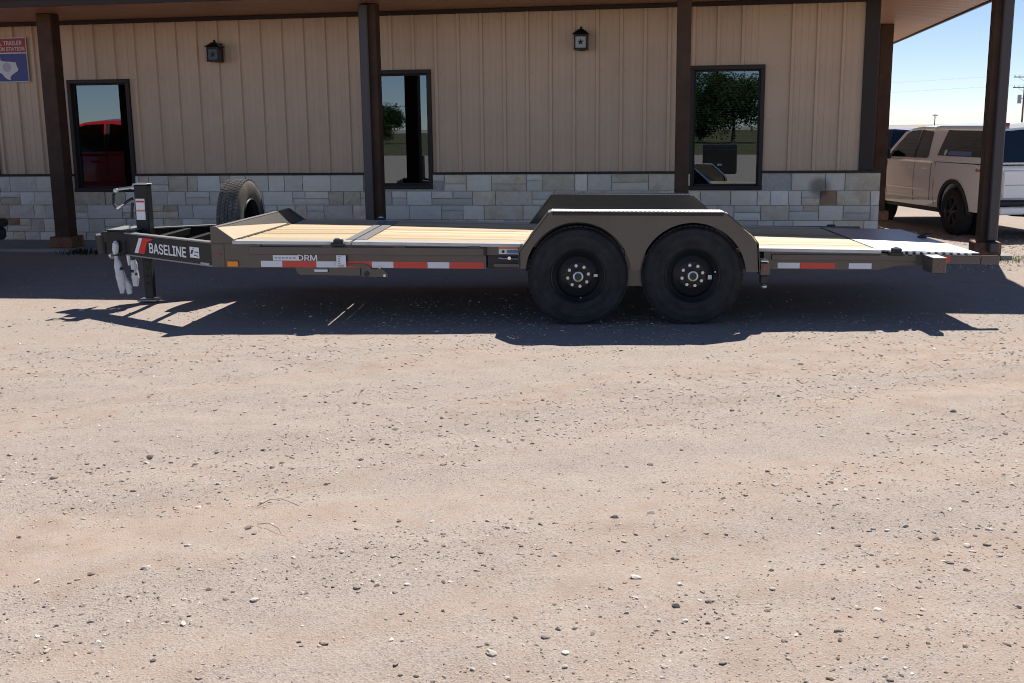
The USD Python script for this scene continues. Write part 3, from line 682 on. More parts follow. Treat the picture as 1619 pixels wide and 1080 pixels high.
# tongue (black A-frame)
def beam(p0, p1, w, z0, z1, m, name='tongue_rail', th=None, parent=None, z1b=None):
    p0, p1 = np.array(p0, float), np.array(p1, float); d = p1 - p0; l = np.linalg.norm(d); d /= l; nrm = np.array([-d[1], d[0]])
    P = []
    for (c, zz) in ((p0, (z0, z1)), (p1, (z0, z1))):
        for s in (-1, 1):
            for z in zz: P.append((*(c + nrm * s * w / 2), z))
    return trimesh.convex.convex_hull(np.array(P))
A0, A1 = (-.585, .03), (-1.62, .80)
def channel(q0, q1, out):
    q0, q1 = np.array(q0), np.array(q1); d = (q1 - q0) / np.linalg.norm(q1 - q0); n_ = np.array([-d[1], d[0]]) * out
    web = beam(q0, q1, .012, .425, .606, None)
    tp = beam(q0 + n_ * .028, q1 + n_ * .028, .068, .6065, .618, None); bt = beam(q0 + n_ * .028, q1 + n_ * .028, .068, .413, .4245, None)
    return web, cat(tp, bt)
for q0, q1, o in ((A0, A1, -1), ((-.585, DW - .03), (-1.62, DW - .80), 1)):
    web, fl = channel(q0, q1, o)
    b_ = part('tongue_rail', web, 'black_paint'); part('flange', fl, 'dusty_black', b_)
part('tongue_cross', bx(-.95, -.90, .30, DW - .30, .54, .600, .004), 'black_paint')
part('tongue_cross', bx(-1.30, -1.25, .58, DW - .58, .54, .600, .004), 'black_paint')
part('tongue_front_plate', cat(bx(-1.80, -1.53, .84, DW - .84, .62, .634, .004), bx(-1.80, -1.785, .84, DW - .84, .42, .619, .004), bx(-1.80, -1.6, .815, .83, .43, .619, .003)), 'black_paint')
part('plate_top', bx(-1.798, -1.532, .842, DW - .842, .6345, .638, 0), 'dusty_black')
part('coupler_channel', bx(-1.855, -1.805, .98, 1.12, .36, .62, .006), 'dusty_black')
cp = part('coupler', cat(bx(-1.930, -1.856, 1.0, 1.1, .50, .60, .015), cyl((-1.930, 1.05, .40), (-1.930, 1.05, .56), .05, 18, .065)), 'black_steel')
part('bolt', cat(*[cyl((-1.857, 1.05, z), (-1.875, 1.05, z), .012, 10) for z in (.39, .44, .49)] + [cyl((-1.840, .965, z), (-1.840, .979, z), .012, 10) for z in (.39, .44, .49, .55)]), 'zinc', cp)
part('latch', cat(bx(-1.980, -1.920, 1.02, 1.08, .565, .583, .004)), 'zinc', cp)
# jack with crank
jk = part('jack', cat(bx(-1.583, -1.462, .99, 1.11, .40, 1.03, .008)), 'black_paint')
part('cap', bx(-1.590, -1.455, .985, 1.115, 1.0305, 1.042, .004), 'zinc', jk)
sv = SHEAR[0]; SHEAR[0] = 0
lg = part('drop_leg', bx(-1.563, -1.482, 1.01, 1.09, .045, .47, .006), 'black_steel', jk)
part('foot', bx(-1.62, -1.44, .96, 1.14, .018, .036, .006), 'zinc', jk)
SHEAR[0] = sv
part('leg_holes', cat(*[cyl((-1.522, 1.003, z), (-1.522, 1.0095, z), .013, 12) for z in (.13, .20, .27, .34, .40)]), 'hub_black', jk)
ck = part('crank', cat(cyl((-1.60, 1.05, 1.005), (-1.76, 1.02, .985), .012, 12), cyl((-1.584, 1.05, 1.005), (-1.62, 1.05, 1.003), .02, 12), bx(-1.775, -1.735, .99, 1.04, .955, .995, .008)), 'zinc', jk)
part('crank_arm', tube([(-1.765, 1.01, .975), (-1.775, .99, .93), (-1.77, .975, .86), (-1.745, .965, .825), (-1.715, .96, .825)], .013, 10), 'black_steel', jk)
part('grip', tube([(-1.735, .955, .822), (-1.70, .95, .842), (-1.665, .95, .862)], [.014, .016, .013], 10), 'chrome', jk)
part('crank_arm', tube([(-1.66, .95, .865), (-1.62, .96, .895), (-1.59, .985, .91)], .013, 10), 'black_steel', jk)
part('handle', tube([(-1.60, .99, .87), (-1.61, .985, .80), (-1.615, .985, .73)], .013, 10), 'black_steel', jk)
lb = part('warning_label', bx(-1.572, -1.490, .9862, .989, .715, .905, 0), 'decal_white', jk)
part('label_red', cat(bx(-1.568, -1.494, .9845, .9860, .872, .888, 0)), 'decal_red', jk)
part('label_orange', cat(bx(-1.572, -1.490, .9845, .9860, .79, .806, 0)), 'decal_orange', jk)
part('lever', cat(cyl((-1.63, .95, .622), (-1.63, .95, .665), .008, 8), cyl((-1.63, .95, .66), (-1.60, .95, .668), .006, 8)), 'zinc')
# lettering on the near tongue rail: built on the rail's own slanted face
d0, d1 = np.array(A0), np.array(A1); dl = np.linalg.norm(d1 - d0); dd = (d0 - d1) / dl; nn = np.array([dd[1], -dd[0]])
def on_rail(mesh, off):
    v = mesh.vertices.copy(); base = d1 + np.outer(v[:, 0], dd) + np.outer(.0062 - v[:, 1] + off, nn)
    return trimesh.Trimesh(np.column_stack([base, v[:, 2]]), mesh.faces, process=False)
def rail_poly(P, off=0.0): return on_rail(prism(P, -.0012, 0), off)
part('lettering', on_rail(text_on_face('BASELINE', .385, .93, .462, .552, 0), 0.0006), 'decal_white')
part('logo_stripe', rail_poly([(.15, .448), (.205, .448), (.285, .585), (.235, .585)]), 'decal_white')
part('logo_stripe', rail_poly([(.21, .448), (.305, .448), (.355, .555), (.43, .575), (.45, .588), (.292, .588)]), 'decal_red')
bd = part('badge', rail_poly([(.985, .470), (1.115, .470), (1.115, .56), (.985, .56)]), 'decal_white')
part('print', cat(rail_poly([(.995, .50), (1.02, .50), (1.04, .535), (1.01, .535)], .001), rail_poly([(1.05, .515), (1.105, .515), (1.105, .523), (1.05, .523)], .001), rail_poly([(1.04, .49), (1.10, .483), (1.10, .490), (1.045, .498)], .001), rail_poly([(1.03, .54), (1.05, .55), (1.04, .552), (1.025, .545)], .001)), 'decal_dark', bd)
part('small_lettering', on_rail(text_on_face('USA MADE', 1.13, 1.25, .425, .441, 0), .0004), 'decal_white')
# chains in plastic wrap
SHEAR[0] = 0
def wrap(path, r, seed):
    m_ = tube(path, r, 18); v = m_.vertices.copy(); c = (meshkit.fbm(v * 22, 3, seed) - .5)
    cen = v.mean(0); nrm = trimesh.Trimesh(v, m_.faces, process=False).vertex_normals
    return trimesh.Trimesh(v + nrm * (c * .022)[:, None], m_.faces, process=False)
zz = np.linspace(0, 1, 14)
VC = .775
c1 = part('wrapped_chain', wrap([(-1.703 + .004 * math.sin(5 * t), VC, .60 - .125 * t) for t in zz], np.interp(zz, [0, .15, .8, 1], [.014, .026, .027, .020]), 1), 'plastic_wrap')
part('plastic_bag', wrap([(-1.703 + .02 * math.sin(2.4 * t) + .015 * t, VC - .01 * math.sin(3 * t), .470 - .345 * t) for t in zz], np.interp(zz, [0, .22, .45, .6, .8, 1], [.018, .030, .036, .040, .028, .020]), 2), 'plastic_wrap', c1)
part('plastic_bag', wrap([(-1.658 + .05 * t, VC + .02, .33 - .21 * t) for t in zz], np.interp(zz, [0, .3, .7, 1], [.006, .016, .032, .022]), 5), 'plastic_wrap', c1)
part('band', cat(cyl((-1.703, VC, .466), (-1.703, VC, .478), .029, 16), cyl((-1.668, VC - .02, .345), (-1.648, VC - .02, .355), .016, 10)), 'black_steel', c1)
c2 = part('wrapped_chain', wrap([(-1.553 + .012 * math.sin(2.4 * t), VC, .425 - .23 * t) for t in zz], np.interp(zz, [0, .2, .75, 1], [.026, .031, .033, .022]), 3), 'plastic_wrap')
part('band', cat(cyl((-1.568, VC - .034, .33), (-1.538, VC - .034, .328), .012, 10), cyl((-1.528, VC - .034, .30), (-1.508, VC - .034, .305), .010, 10)), 'black_steel', c2)
part('chain', tube([(-1.653, .93, .50), (-1.648, .93, .42), (-1.643, .92, .36)], [.02, .022, .016], 8), 'zinc')
# wheels
def wheel_parts(c, y_out, dirn, rimmat, parent, dusty=False, lugs=True, sticker=0.0):
    """tyre and steel rim about the y axis; dirn -1: the outer face looks to -y"""
    x, z = c; s = dirn; w = .235
    prof = [(.215, 0.012), (.232, .004), (.258, -.001), (.262, -.005), (.268, -.005), (.272, -.002), (.30, -.005), (.318, -.006), (.322, -.010), (.327, -.010), (.331, -.005), (.345, -.001), (.362, .006), (.366, .004), (.372, .009), (.380, .020), (.390, .038), (.393, .06), (.393, w - .06), (.390, w - .038), (.380, w - .02), (.35, w), (.30, w + .004), (.25, w), (.215, w - .012)]
    ty = lathe_y([(a, y_out - s * b) for a, b in prof], 64, (x, 0, z))
    if s > 0: ty.invert()
    wh = obj('wheel', ty, 'tyre_dusty' if dusty else 'tyre_rubber', parent, smooth=40)
    # tread blocks with grooves
    blocks = []
    for i in range(58):
        a = i / 58 * 2 * PI; da = 2 * PI / 58 * .40
        for j, (b0, b1) in enumerate(((.035, .072), (.080, .112), (.123, .155), (.163, .20))):
            sh = (0, .35, .1, .5)[j] * 2 * PI / 58
            P = [((.3985 if rr_ else .388) * math.cos(t), y_out - s * bb, (.3985 if rr_ else .388) * math.sin(t)) for rr_ in (0, 1) for t in (a + sh - da, a + sh + da) for bb in (b0, b1)]
            v = np.array(P) + np.array([x, 0, z]); blocks.append((v, [(4, 6, 7), (4, 7, 5), (0, 4, 5), (0, 5, 1), (2, 3, 7), (2, 7, 6), (0, 2, 6), (0, 6, 4), (1, 5, 7), (1, 7, 3)]))
    vs = np.vstack([b[0] for b in blocks]); fs = np.vstack([np.array(b[1]) + 8 * i for i, b in enumerate(blocks)])
    bm = trimesh.Trimesh(vs, fs, process=False)
    if s < 0: bm.invert()
    obj('tread_blocks', bm, 'tyre_dusty' if dusty else 'tyre_rubber', wh)
    rim = lathe_y([(a, y_out - s * b) for a, b in ((.216, .010), (.214, .003), (.207, .000), (.200, .006), (.192, .020), (.176, .03), (.166, .045), (.163, .075), (.150, .085), (.125, .078), (.108, .070), (.10, .068), (.066, .066), (.0, .066))], 56, (x, 0, z))
    if s > 0: rim.invert()
    obj('rim', rim, rimmat, wh, smooth=35)
    obj('rim_barrel', lathe_y([(.215, y_out - s * .012), (.205, y_out - s * (w - .01)), (.0, y_out - s * (w - .03))], 40, (x, 0, z)), rimmat, wh)
    if lugs:
        hub = lathe_y([(a, y_out - s * b) for a, b in ((.045, .0655), (.044, -.004), (.040, -.012), (.030, -.014), (.028, -.006), (.0, -.005))], 28, (x, 0, z))
        if s > 0: hub.invert()
        h_ = obj('hub', hub, 'zinc', wh, smooth=30)
        obj('hub_cap', cyl((x, y_out - s * -.006, z), (x, y_out - s * -.010, z), .027, 20), 'hub_black', wh)
        for i in range(8):
            t = i * PI / 4 + .12 + sticker * .07
            obj('lug_nut', cat(cyl((x + .083 * math.cos(t), y_out - s * .0655, z + .083 * math.sin(t)), (x + .083 * math.cos(t), y_out - s * .035, z + .083 * math.sin(t)), .0135, 6), cyl((x + .083 * math.cos(t), y_out - s * .0349, z + .083 * math.sin(t)), (x + .083 * math.cos(t), y_out - s * .024, z + .083 * math.sin(t)), .008, 8)), 'zinc', wh)
    if sticker:
        a = -.12 * sticker + .14
        obj('sticker', bx(x + .125, x + .155, y_out - s * .055, y_out - s * .060, z + a * .1 - .012 * sticker, z + a * .1 + .010, 0), 'decal_white', wh)
        obj('valve', cyl((x + (.02 if sticker == 1 else .175), y_out - s * .03, z + (-.178 if sticker == 1 else .03)), (x + (.02 if sticker == 1 else .175), y_out - s * .012, z + (-.170 if sticker == 1 else .03)), .006, 8), 'zinc', wh)
    return wh
for i, c in enumerate((W1, W2_)):
    wheel_parts((c, .390), -.222, -1, 'black_paint', tr, sticker=1 if i == 0 else 2)
    wheel_parts((c, .390), DW + .222, 1, 'black_paint', tr, lugs=False)
    part('axle', cyl((c, .02, .37), (c, DW - .02, .37), .05, 14), 'black_steel')
part('leaf_spring', cat(*[tube([(c + t * .42, .10, .42 - .05 * (1 - t * t)) for t in np.linspace(-1, 1, 9)], .022, 8) for c in (W1, W2_)]), 'black_steel')
# spare wheel carried upright behind the headboard, turned half towards the deck
SHEAR[0] = 0
tmp_parent = UsdGeom.Xform.Define(stage, newpath(tr, 'spare_wheel'))
tmp_parent.AddTranslateOp().Set(Gf.Vec3d(-.80, 1.62, .70)); tmp_parent.AddRotateZOp().Set(86.0)
def spare():
    sp = tmp_parent.GetPrim(); w = .225
    prof = [(.215, 0.012), (.232, .004), (.262, -.002), (.30, -.006), (.335, -.004), (.362, .006), (.380, .020), (.386, .038), (.388, .06), (.388, w - .06), (.386, w - .038), (.380, w - .02), (.35, w), (.30, w + .004), (.25, w), (.215, w - .012)]
    ty = lathe_y([(a, -w / 2 + b) for a, b in prof], 64)
    obj('tyre', ty, 'tyre_dusty', sp, smooth=40)
    bl = []
    for i in range(64):
        a = i / 64 * 2 * PI
        for j, (b0, b1) in enumerate(((.02, .05), (.058, .095), (.102, .125), (.132, .168), (.176, .205))):
            sh = (0, .45, .15, .6, .2)[j] * 2 * PI / 64; da = 2 * PI / 64 * .36
            P = [(r_ * math.cos(t), -w / 2 + bb, r_ * math.sin(t)) for r_ in (.378, .396) for t in (a + sh - da, a + sh + da) for bb in (b0, b1)]
            bl.append(trimesh.Trimesh(P, [(4, 6, 7), (4, 7, 5), (0, 4, 5), (0, 5, 1), (2, 3, 7), (2, 7, 6), (0, 2, 6), (0, 6, 4), (1, 5, 7), (1, 7, 3)], process=False))
    bm = cat(*bl); bm.invert(); obj('tread_blocks', bm, 'tyre_dusty', sp)
    obj('rim', lathe_y([(a, -w / 2 + b) for a, b in ((.216, .010), (.207, .0), (.192, .02), (.166, .045), (.163, .12), (.13, .13), (.0, .13))], 48), 'black_paint', sp, smooth=35)
    rb = lathe_y([(.216, w / 2 - .010), (.207, w / 2), (.192, w / 2 - .02), (.17, w / 2 - .05), (.165, .02), (.0, .02)], 48); rb.invert()
    obj('rim_back', rb, 'black_paint', sp, smooth=35)
spare()
part('spare_mount', bx(-.66, -.59, 1.55, 1.70, .45, .70, .005), 'black_steel')

# ------------------------------------------------------------------ pickups
def subdiv(m_, size):
    v, f = trimesh.remesh.subdivide_to_size(m_.vertices, m_.faces, size); m2 = trimesh.Trimesh(v, f, process=True); return m2
def car_wheel(t, x, y, r, s, rimmat='car_rim'):
    w = .24
    prof = [(.22, .02), (.245, .006), (.29, .0), (.335, .006), (r - .018, .022), (r - .004, .045), (r, .07), (r, w - .07), (r - .004, w - .045), (r - .018, w - .02), (.30, w), (.22, w - .02)]
    ty = lathe_y([(a, y + s * (w / 2 - b)) for a, b in prof], 40, (x, 0, r))
    if s < 0: ty.invert()
    ty.invert()
    wh = obj('wheel', ty, 'tyre_rubber', t, smooth=40)
    y0 = y + s * (w / 2 - .035)
    sp = [lathe_y([(.235, y0 + s * .02), (.222, y0 + s * .022), (.212, y0), (.205, y0 - s * .05), (.0, y0 - s * .06)], 40, (x, 0, r))]
    if s > 0: sp[0].invert()
    for k_ in range(6):
        a = k_ * PI / 3
        for da in (-.16, .16):
            sp.append(tube([(x + .04 * math.cos(a), y0 - s * .004, r + .04 * math.sin(a)), (x + .12 * math.cos(a + da * .6), y0, r + .12 * math.sin(a + da * .6)), (x + .212 * math.cos(a + da), y0 - s * .012, r + .212 * math.sin(a + da))], .017, 8))
    sp.append(cyl((x, y0 - s * .02, r), (x, y0 + s * .012, r), .06, 18))
    obj('rim', cat(*sp), rimmat, wh)
def pickup(name, label, catg, loc, heading, scale, paint, topper=True, badge=False, sticker=False, group='pickup trucks parked round the building'):
    t = thing(name, label, catg, loc, heading, group, scale)
    Lf, Lr, W = 2.62, -2.70, 1.86         # front, rear, width; +x forward, +y left
    wf, wr, r = 1.72, -1.48, .385
    belt, roof = 1.17, 1.80
    def shape(v, glass=0.0):
        v = v.copy(); x, y, z = v.T
        half = W / 2
        tum = np.where(z > belt, 1 - .20 * ((z - belt) / (roof - belt)) ** 1.15 * 1.0, 1 - .035 * ((z - .82) / .4) ** 2)
        endf = 1 - .16 * np.clip((x - (Lf - .62)) / .62, 0, 1) ** 2.2
        endr = 1 - .05 * np.clip((Lr + .35 - x) / .35, 0, 1) ** 2
        y2 = y * tum * endf * endr
        x2 = x - np.where(x > 1.5, .14 * (y / half) ** 2 * np.clip((x - 1.5), 0, 1), 0) + np.where(x < -2.3, .05 * (y / half) ** 2 * (np.clip(-x - 2.3, 0, .4) / .4), 0)
        z2 = z - np.where(z > 1.70, .045 * (y / half) ** 2, 0)
        return np.stack([x2, y2, z2], 1)
    def solid(poly, name, m_, y0=-W / 2, y1=W / 2, size=.13, parent=None, sm=32):
        g_ = subdiv(prism(poly, y0, y1), size); g_ = trimesh.Trimesh(shape(g_.vertices), g_.faces, process=False)
        return obj(name, g_, m_, parent if parent is not None else t, smooth=sm)
    low = Polygon([(Lr, .62), (Lr, 1.12), (Lr + .03, belt - .01), (-.72, belt), (1.18, belt), (1.32, 1.14), (2.25, 1.06), (2.50, .98), (2.58, .86), (Lf, .66), (2.58, .46), (2.3, .40), (-2.35, .42), (Lr + .05, .50)]).buffer(-.03).buffer(.03)
    for xw in (wf, wr): low = low.difference(Point(xw, r).buffer(r + .075, 24)).difference(sbox(xw - r - .07, 0, xw + r + .07, r))
    body = solid(low, 'body', paint)
    cabp = Polygon([(-.70, belt - .02), (-.62, roof - .06), (-.50, roof - .01), (.1, roof), (.45, roof - .03), (.62, roof - .09), (1.30, belt - .02)])
    solid(cabp, 'cab', paint)
    def pane(poly, name, y_off=.006, m_='car_glass', parent=None):
        for s in (-1, 1):
            a, b = (W / 2, W / 2 + y_off) if s > 0 else (-W / 2 - y_off, -W / 2)
            solid(poly, name, m_, a, b, .2, parent)
    pane(Polygon([(.02, belt + .06), (.06, roof - .10), (.40, roof - .11), (.55, roof - .16), (1.02, belt + .10), (1.02, belt + .06)]), 'side_window')
    pane(Polygon([(-.53, belt + .09), (-.44, roof - .13), (-.06, roof - .10), (-.06, belt + .06), (-.48, belt + .06)]), 'side_window')
    # dark surround between the side windows
    pane(Polygon([(-.055, belt + .055), (-.055, roof - .10), (.015, roof - .10), (.015, belt + .055)]), 'window_pillar', .009, 'car_trim')
    ws = subdiv(prism(Polygon([(.66, roof - .125), (.69, roof - .115), (1.25, belt + .045), (1.22, belt + .035)]), -W / 2 + .12, W / 2 - .12), .15); v = shape(ws.vertices); v[:, 0] += .03; v[:, 2] += .02
    obj('windscreen', trimesh.Trimesh(v, ws.faces, process=False), 'car_glass', t)
    if topper:
        cap = Polygon([(Lr + .02, belt + .01), (Lr + .13, roof - .05), (Lr + .22, roof + .01), (-.60, roof + .015), (-.42, roof + .002), (-.46, roof - .05), (-.66, belt + .01)])
        tp = solid(cap, 'topper', paint)
        pane(Polygon([(Lr + .24, belt + .11), (Lr + .34, roof - .12), (-.95, roof - .10), (-.84, belt + .11)]), 'topper_window', .008, 'car_glass', tp)
        rw = prism(Polygon([(Lr + .030, belt + .04), (Lr + .125, roof - .09), (Lr + .113, roof - .085), (Lr + .017, belt + .04)]), -W / 2 + .09, W / 2 - .09); rw = subdiv(rw, .2); v = shape(rw.vertices); v[:, 0] -= .014
        obj('rear_window', trimesh.Trimesh(v, rw.faces, process=False), 'car_glass', tp)
        obj('brake_light', bx(Lr + .13, Lr + .18, -.20, .20, roof - .03, roof - .005, .008), 'red_lens', tp)
        obj('marker', cat(bx(Lr + .18, Lr + .23, .60, .67, roof - .045, roof + .004, .008), bx(Lr + .18, Lr + .23, -.67, -.60, roof - .045, roof + .004, .008)), 'red_lens', tp)
    else:
        solid(Polygon([(-.66, belt + .10), (-.63, roof - .14), (-.655, roof - .14), (-.685, belt + .10)]), 'rear_window', 'car_glass', -W / 2 + .16, W / 2 - .16, .2)
        obj('bed_floor', bx(Lr + .08, -.80, -.75, .75, .9, .94, 0), 'car_trim', t)
    # panel gaps, handles, mirrors, arches
    for s in (-1, 1):
        def line(pts, nm='panel_gap', rr=.006):
            P = shape(np.array([(x, s * (W / 2 + .001), z) for x, z in pts])); obj(nm, tube(P, rr, 6), 'car_trim', t)
        line([(-.02, belt), (-.02, .9), (-.02, .60), (-.02, .48)]); line([(1.12, belt - .02), (1.13, .95), (1.12, .75), (1.06, .52)]); line([(-.64, belt), (-.655, 1.0), (-.66, .85), (-.655, .70), (-.63, .52)])
        line([(-.79, belt), (-.79, .8), (-.79, .47)])
        for z_, rr_ in ((.70, .016), (.545, .012)):
            P = shape(np.array([(x, s * (W / 2 - .004), z_) for x in np.linspace(-.62, 1.08, 12)])); obj('body_crease', tube(P, rr_, 8), paint, t)
        for hx in (.12, -.52):
            P = shape(np.array([(hx + k_ * .04, s * (W / 2 + .022), 1.06) for k_ in range(5)])); obj('door_handle', tube(P, .016, 8), paint, t)
        a0, a1 = s * (W / 2 + .02), s * (W / 2 + .24)
        obj('mirror', cat(bx(.92, 1.06, a1 - s * .23, a1, belt + .03, belt + .22, .03), bx(.96, 1.02, a0 - s * .06, a1 - s * .1, belt + .01, belt + .06, .01)), 'car_trim', t)
        for xw in (wf, wr):
            ring = Point(xw, r).buffer(r + .14, 24).difference(Point(xw, r).buffer(r + .072, 24)).intersection(sbox(xw - 1, r - .02, xw + 1, 2))
            obj('wheel_liner', cyl((xw, s * (W / 2 - .34), r + .02), (xw, s * (W / 2 - .30), r + .02), r + .07, 28), 'car_chassis', t)
            solid(ring, 'arch_flare', 'car_trim', *((W / 2 - .03, W / 2 + .018) if s > 0 else (-W / 2 - .018, -W / 2 + .03)), .2)
        obj('sill', bx(wr + .50, wf - .50, s * (W / 2 - .06), s * (W / 2 - .16), .33, .43, .02), 'car_trim', t)
        P = [(Lr - .0, s * (W / 2 - .16)), (Lr + .16, s * (W / 2 - .02))]
        tl = prism(Polygon([(Lr - .006, .74), (Lr - .006, 1.10), (Lr + .14, 1.10), (Lr + .10, .74)]), *((W / 2 - .10, W / 2 + .004) if s > 0 else (-W / 2 - .004, -W / 2 + .10))); tl = subdiv(tl, .1)
        obj('tail_lamp', trimesh.Trimesh(shape(tl.vertices), tl.faces, process=False), 'red_lens', t)
        hl = prism(Polygon([(2.34, .84), (2.38, .98), (2.56, .93), (2.60, .82)]), *((W / 2 - .34, W / 2 - .0) if s > 0 else (-W / 2 + .0, -W / 2 + .34))); hl = subdiv(hl, .1); v = shape(hl.vertices); v[:, 0] += .012
        obj('headlight', trimesh.Trimesh(v, hl.faces, process=False), 'headlamp', t)
        for xw in (wf, wr): car_wheel(t, xw, s * (W / 2 - .10), r, s)
    obj('chassis', cat(bx(-2.4, 2.3, -.55, .55, .40, .62, .02), bx(wr - .06, wr + .06, -.7, .7, r - .06, r + .06, .03), bx(wf - .06, wf + .06, -.7, .7, r - .06, r + .06, .03), cyl((wr - .75, 0, .36), (wr - .75, 0, .56), .33, 28)), 'car_chassis', t)
    obj('grille', bx(2.52, 2.60, -.52, .52, .62, .86, .02), 'car_trim', t)
    # rear end
    obj('tailgate_panel', bx(Lr - .008, Lr + .03, -W / 2 + .19, W / 2 - .19, .66, 1.09, .015), paint, t)
    obj('tailgate_crease', bx(Lr - .012, Lr - .0085, -W / 2 + .21, W / 2 - .21, .865, .872, .001), 'car_trim', t)
    obj('tailgate_handle', bx(Lr - .02, Lr - .0085, -.12, .12, .94, 1.0, .006), 'car_trim', t)
    bp = obj('rear_bumper', cat(bx(Lr - .12, Lr + .06, -W / 2 + .03, W / 2 - .03, .555, .645, .03), bx(Lr - .10, Lr + .05, -W / 2 + .05, -.40, .42, .553, .03), bx(Lr - .10, Lr + .05, .40, W / 2 - .05, .42, .553, .03)), 'car_trim', t)
    obj('bumper_face', bx(Lr - .115, Lr - .05, .42, W / 2 - .10, .425, .545, .02), paint, bp)
    obj('number_plate', bx(Lr - .106, Lr - .10, -.16, .16, .45, .55, .003), 'decal_white', bp)
    obj('seat', cat(*[bx(x0, x0 + .14, y0 - .22, y0 + .22, .6, 1.42, .05) for x0 in (.05, -.62) for y0 in (-.4, .4)]), 'car_chassis', t)
    if badge:
        m_ = text('4x4', .055, True); v = m_.vertices; P = np.stack([-2.16 - v[:, 0] * 1.25, np.full(len(v), W / 2 + .002) + (v[:, 2] > 1e-4) * .003, 1.055 + v[:, 1]], 1)
        obj('badge', trimesh.Trimesh(shape(P), m_.faces, process=False), 'decal_red', t)
        if sticker:
            obj('window_sticker', trimesh.Trimesh(shape(prism(Polygon([(-1.98, belt + .125), (-1.98, belt + .19), (-1.22, belt + .19), (-1.22, belt + .125)]), W / 2 + .009, W / 2 + .011).vertices), prism(Polygon([(-1.98, belt + .125), (-1.98, belt + .19), (-1.22, belt + .19), (-1.22, belt + .125)]), 0, 1).faces, process=False), 'decal_blue', t)
            pc = prism(Point(-1.11, belt + .165).buffer(.048), W / 2 + .0095, W / 2 + .0115); obj('window_sticker', trimesh.Trimesh(shape(pc.vertices), pc.faces, process=False), 'decal_white', t)
    return t
def heading(dx, dy): return math.atan2(dy, dx)
TS = .955
# white pickup: rear left wheel stands at about (7.05, 17.3)
hd = heading(-.085, 1.0); fx, fy = math.cos(hd), math.sin(hd); lx, ly = -fy, fx
rw_, off = np.array([7.01, 17.25]), np.array([-1.48 * fx + .83 * lx, -1.48 * fy + .83 * ly]) * TS
wc = rw_ - off
pickup('white_pickup', 'white pickup truck with white topper and 4x4 badge parked behind the right porch post', 'pickup truck', (wc[0], wc[1], -.18), hd, TS, 'white_paint', True, True, True)
pickup('dark_pickup', 'dark maroon pickup truck with topper parked beyond the white pickup', 'pickup truck', (9.2, 26.2, -.20), heading(.75, -.55), .93, 'maroon_paint', True)
pickup('red_pickup', 'red pickup truck left of the porch, only its dark bumper showing at the left edge', 'pickup truck', (-8.40, 11.58, 0), -BW + PI, 1.0, 'red_paint', False)

# ------------------------------------------------------------------ utility poles and wires
def pole(x, y, h, label, arms, trans=False, r=.17):
    t = thing('utility_pole', label, 'utility pole', (x, y, float(gz(x, y)) - .3), 0, 'utility poles beyond the yard')
    obj('pole', cyl((0, 0, 0), (0, 0, h + .3), r, 12, r * .7), 'pole_wood', t)
    for z, w in arms:
        obj('crossarm', bx(-w / 2, w / 2, -.22, -.08, z - .08 + .3, z + .08 + .3, .01), 'pole_wood', t)
        obj('insulator', cat(*[cyl((q_ * w, -.15, z + .38), (q_ * w, -.15, z + .62), .06, 8) for q_ in (-.45, -.25, .25, .45)]), 'pole_metal', t)
        obj('brace', cat(tube([(-w * .3, -.15, z + .25), (0, -.15, z - .5)], .03, 6), tube([(w * .3, -.15, z + .25), (0, -.15, z - .5)], .03, 6)), 'pole_metal', t)
    if trans: obj('transformer', cat(cyl((-.75, 0, h * .52), (-.75, 0, h * .52 + 1.5), .33, 16), cyl((.65, 0, h * .57), (.65, 0, h * .57 + .2), .2, 8), bx(-.7, .7, -.05, .05, h * .6, h * .6 + .12, 0)), 'pole_metal', t)
    return t
pole(91.9, 200, 10.4, 'wooden utility pole with two crossarms and a transformer right of the porch', ((9.7, 4.2), (7.9, 4.2)), True)
pole(122, 320, 4.4, 'short distant utility pole just above the white pickup roof', ((4.0, 1.5),), r=.16)
def wire(p0, p1, sag, r=.02):
    p0, p1 = np.array(p0, float), np.array(p1, float)
    return tube([p0 + (p1 - p0) * t - np.array([0, 0, 4 * sag * t * (1 - t)]) for t in np.linspace(0, 1, 25)], r, 5)
w_ = obj('overhead_wire', cat(wire((91.9, 200, 10.0), (-60, 330, 10.2), 1.6, .011), wire((91.9, 200, 8.2), (-60, 330, 8.4), 1.6, .011)), 'wire')
tag(w_, 'thin overhead wires crossing the sky left of the utility pole', 'wire')

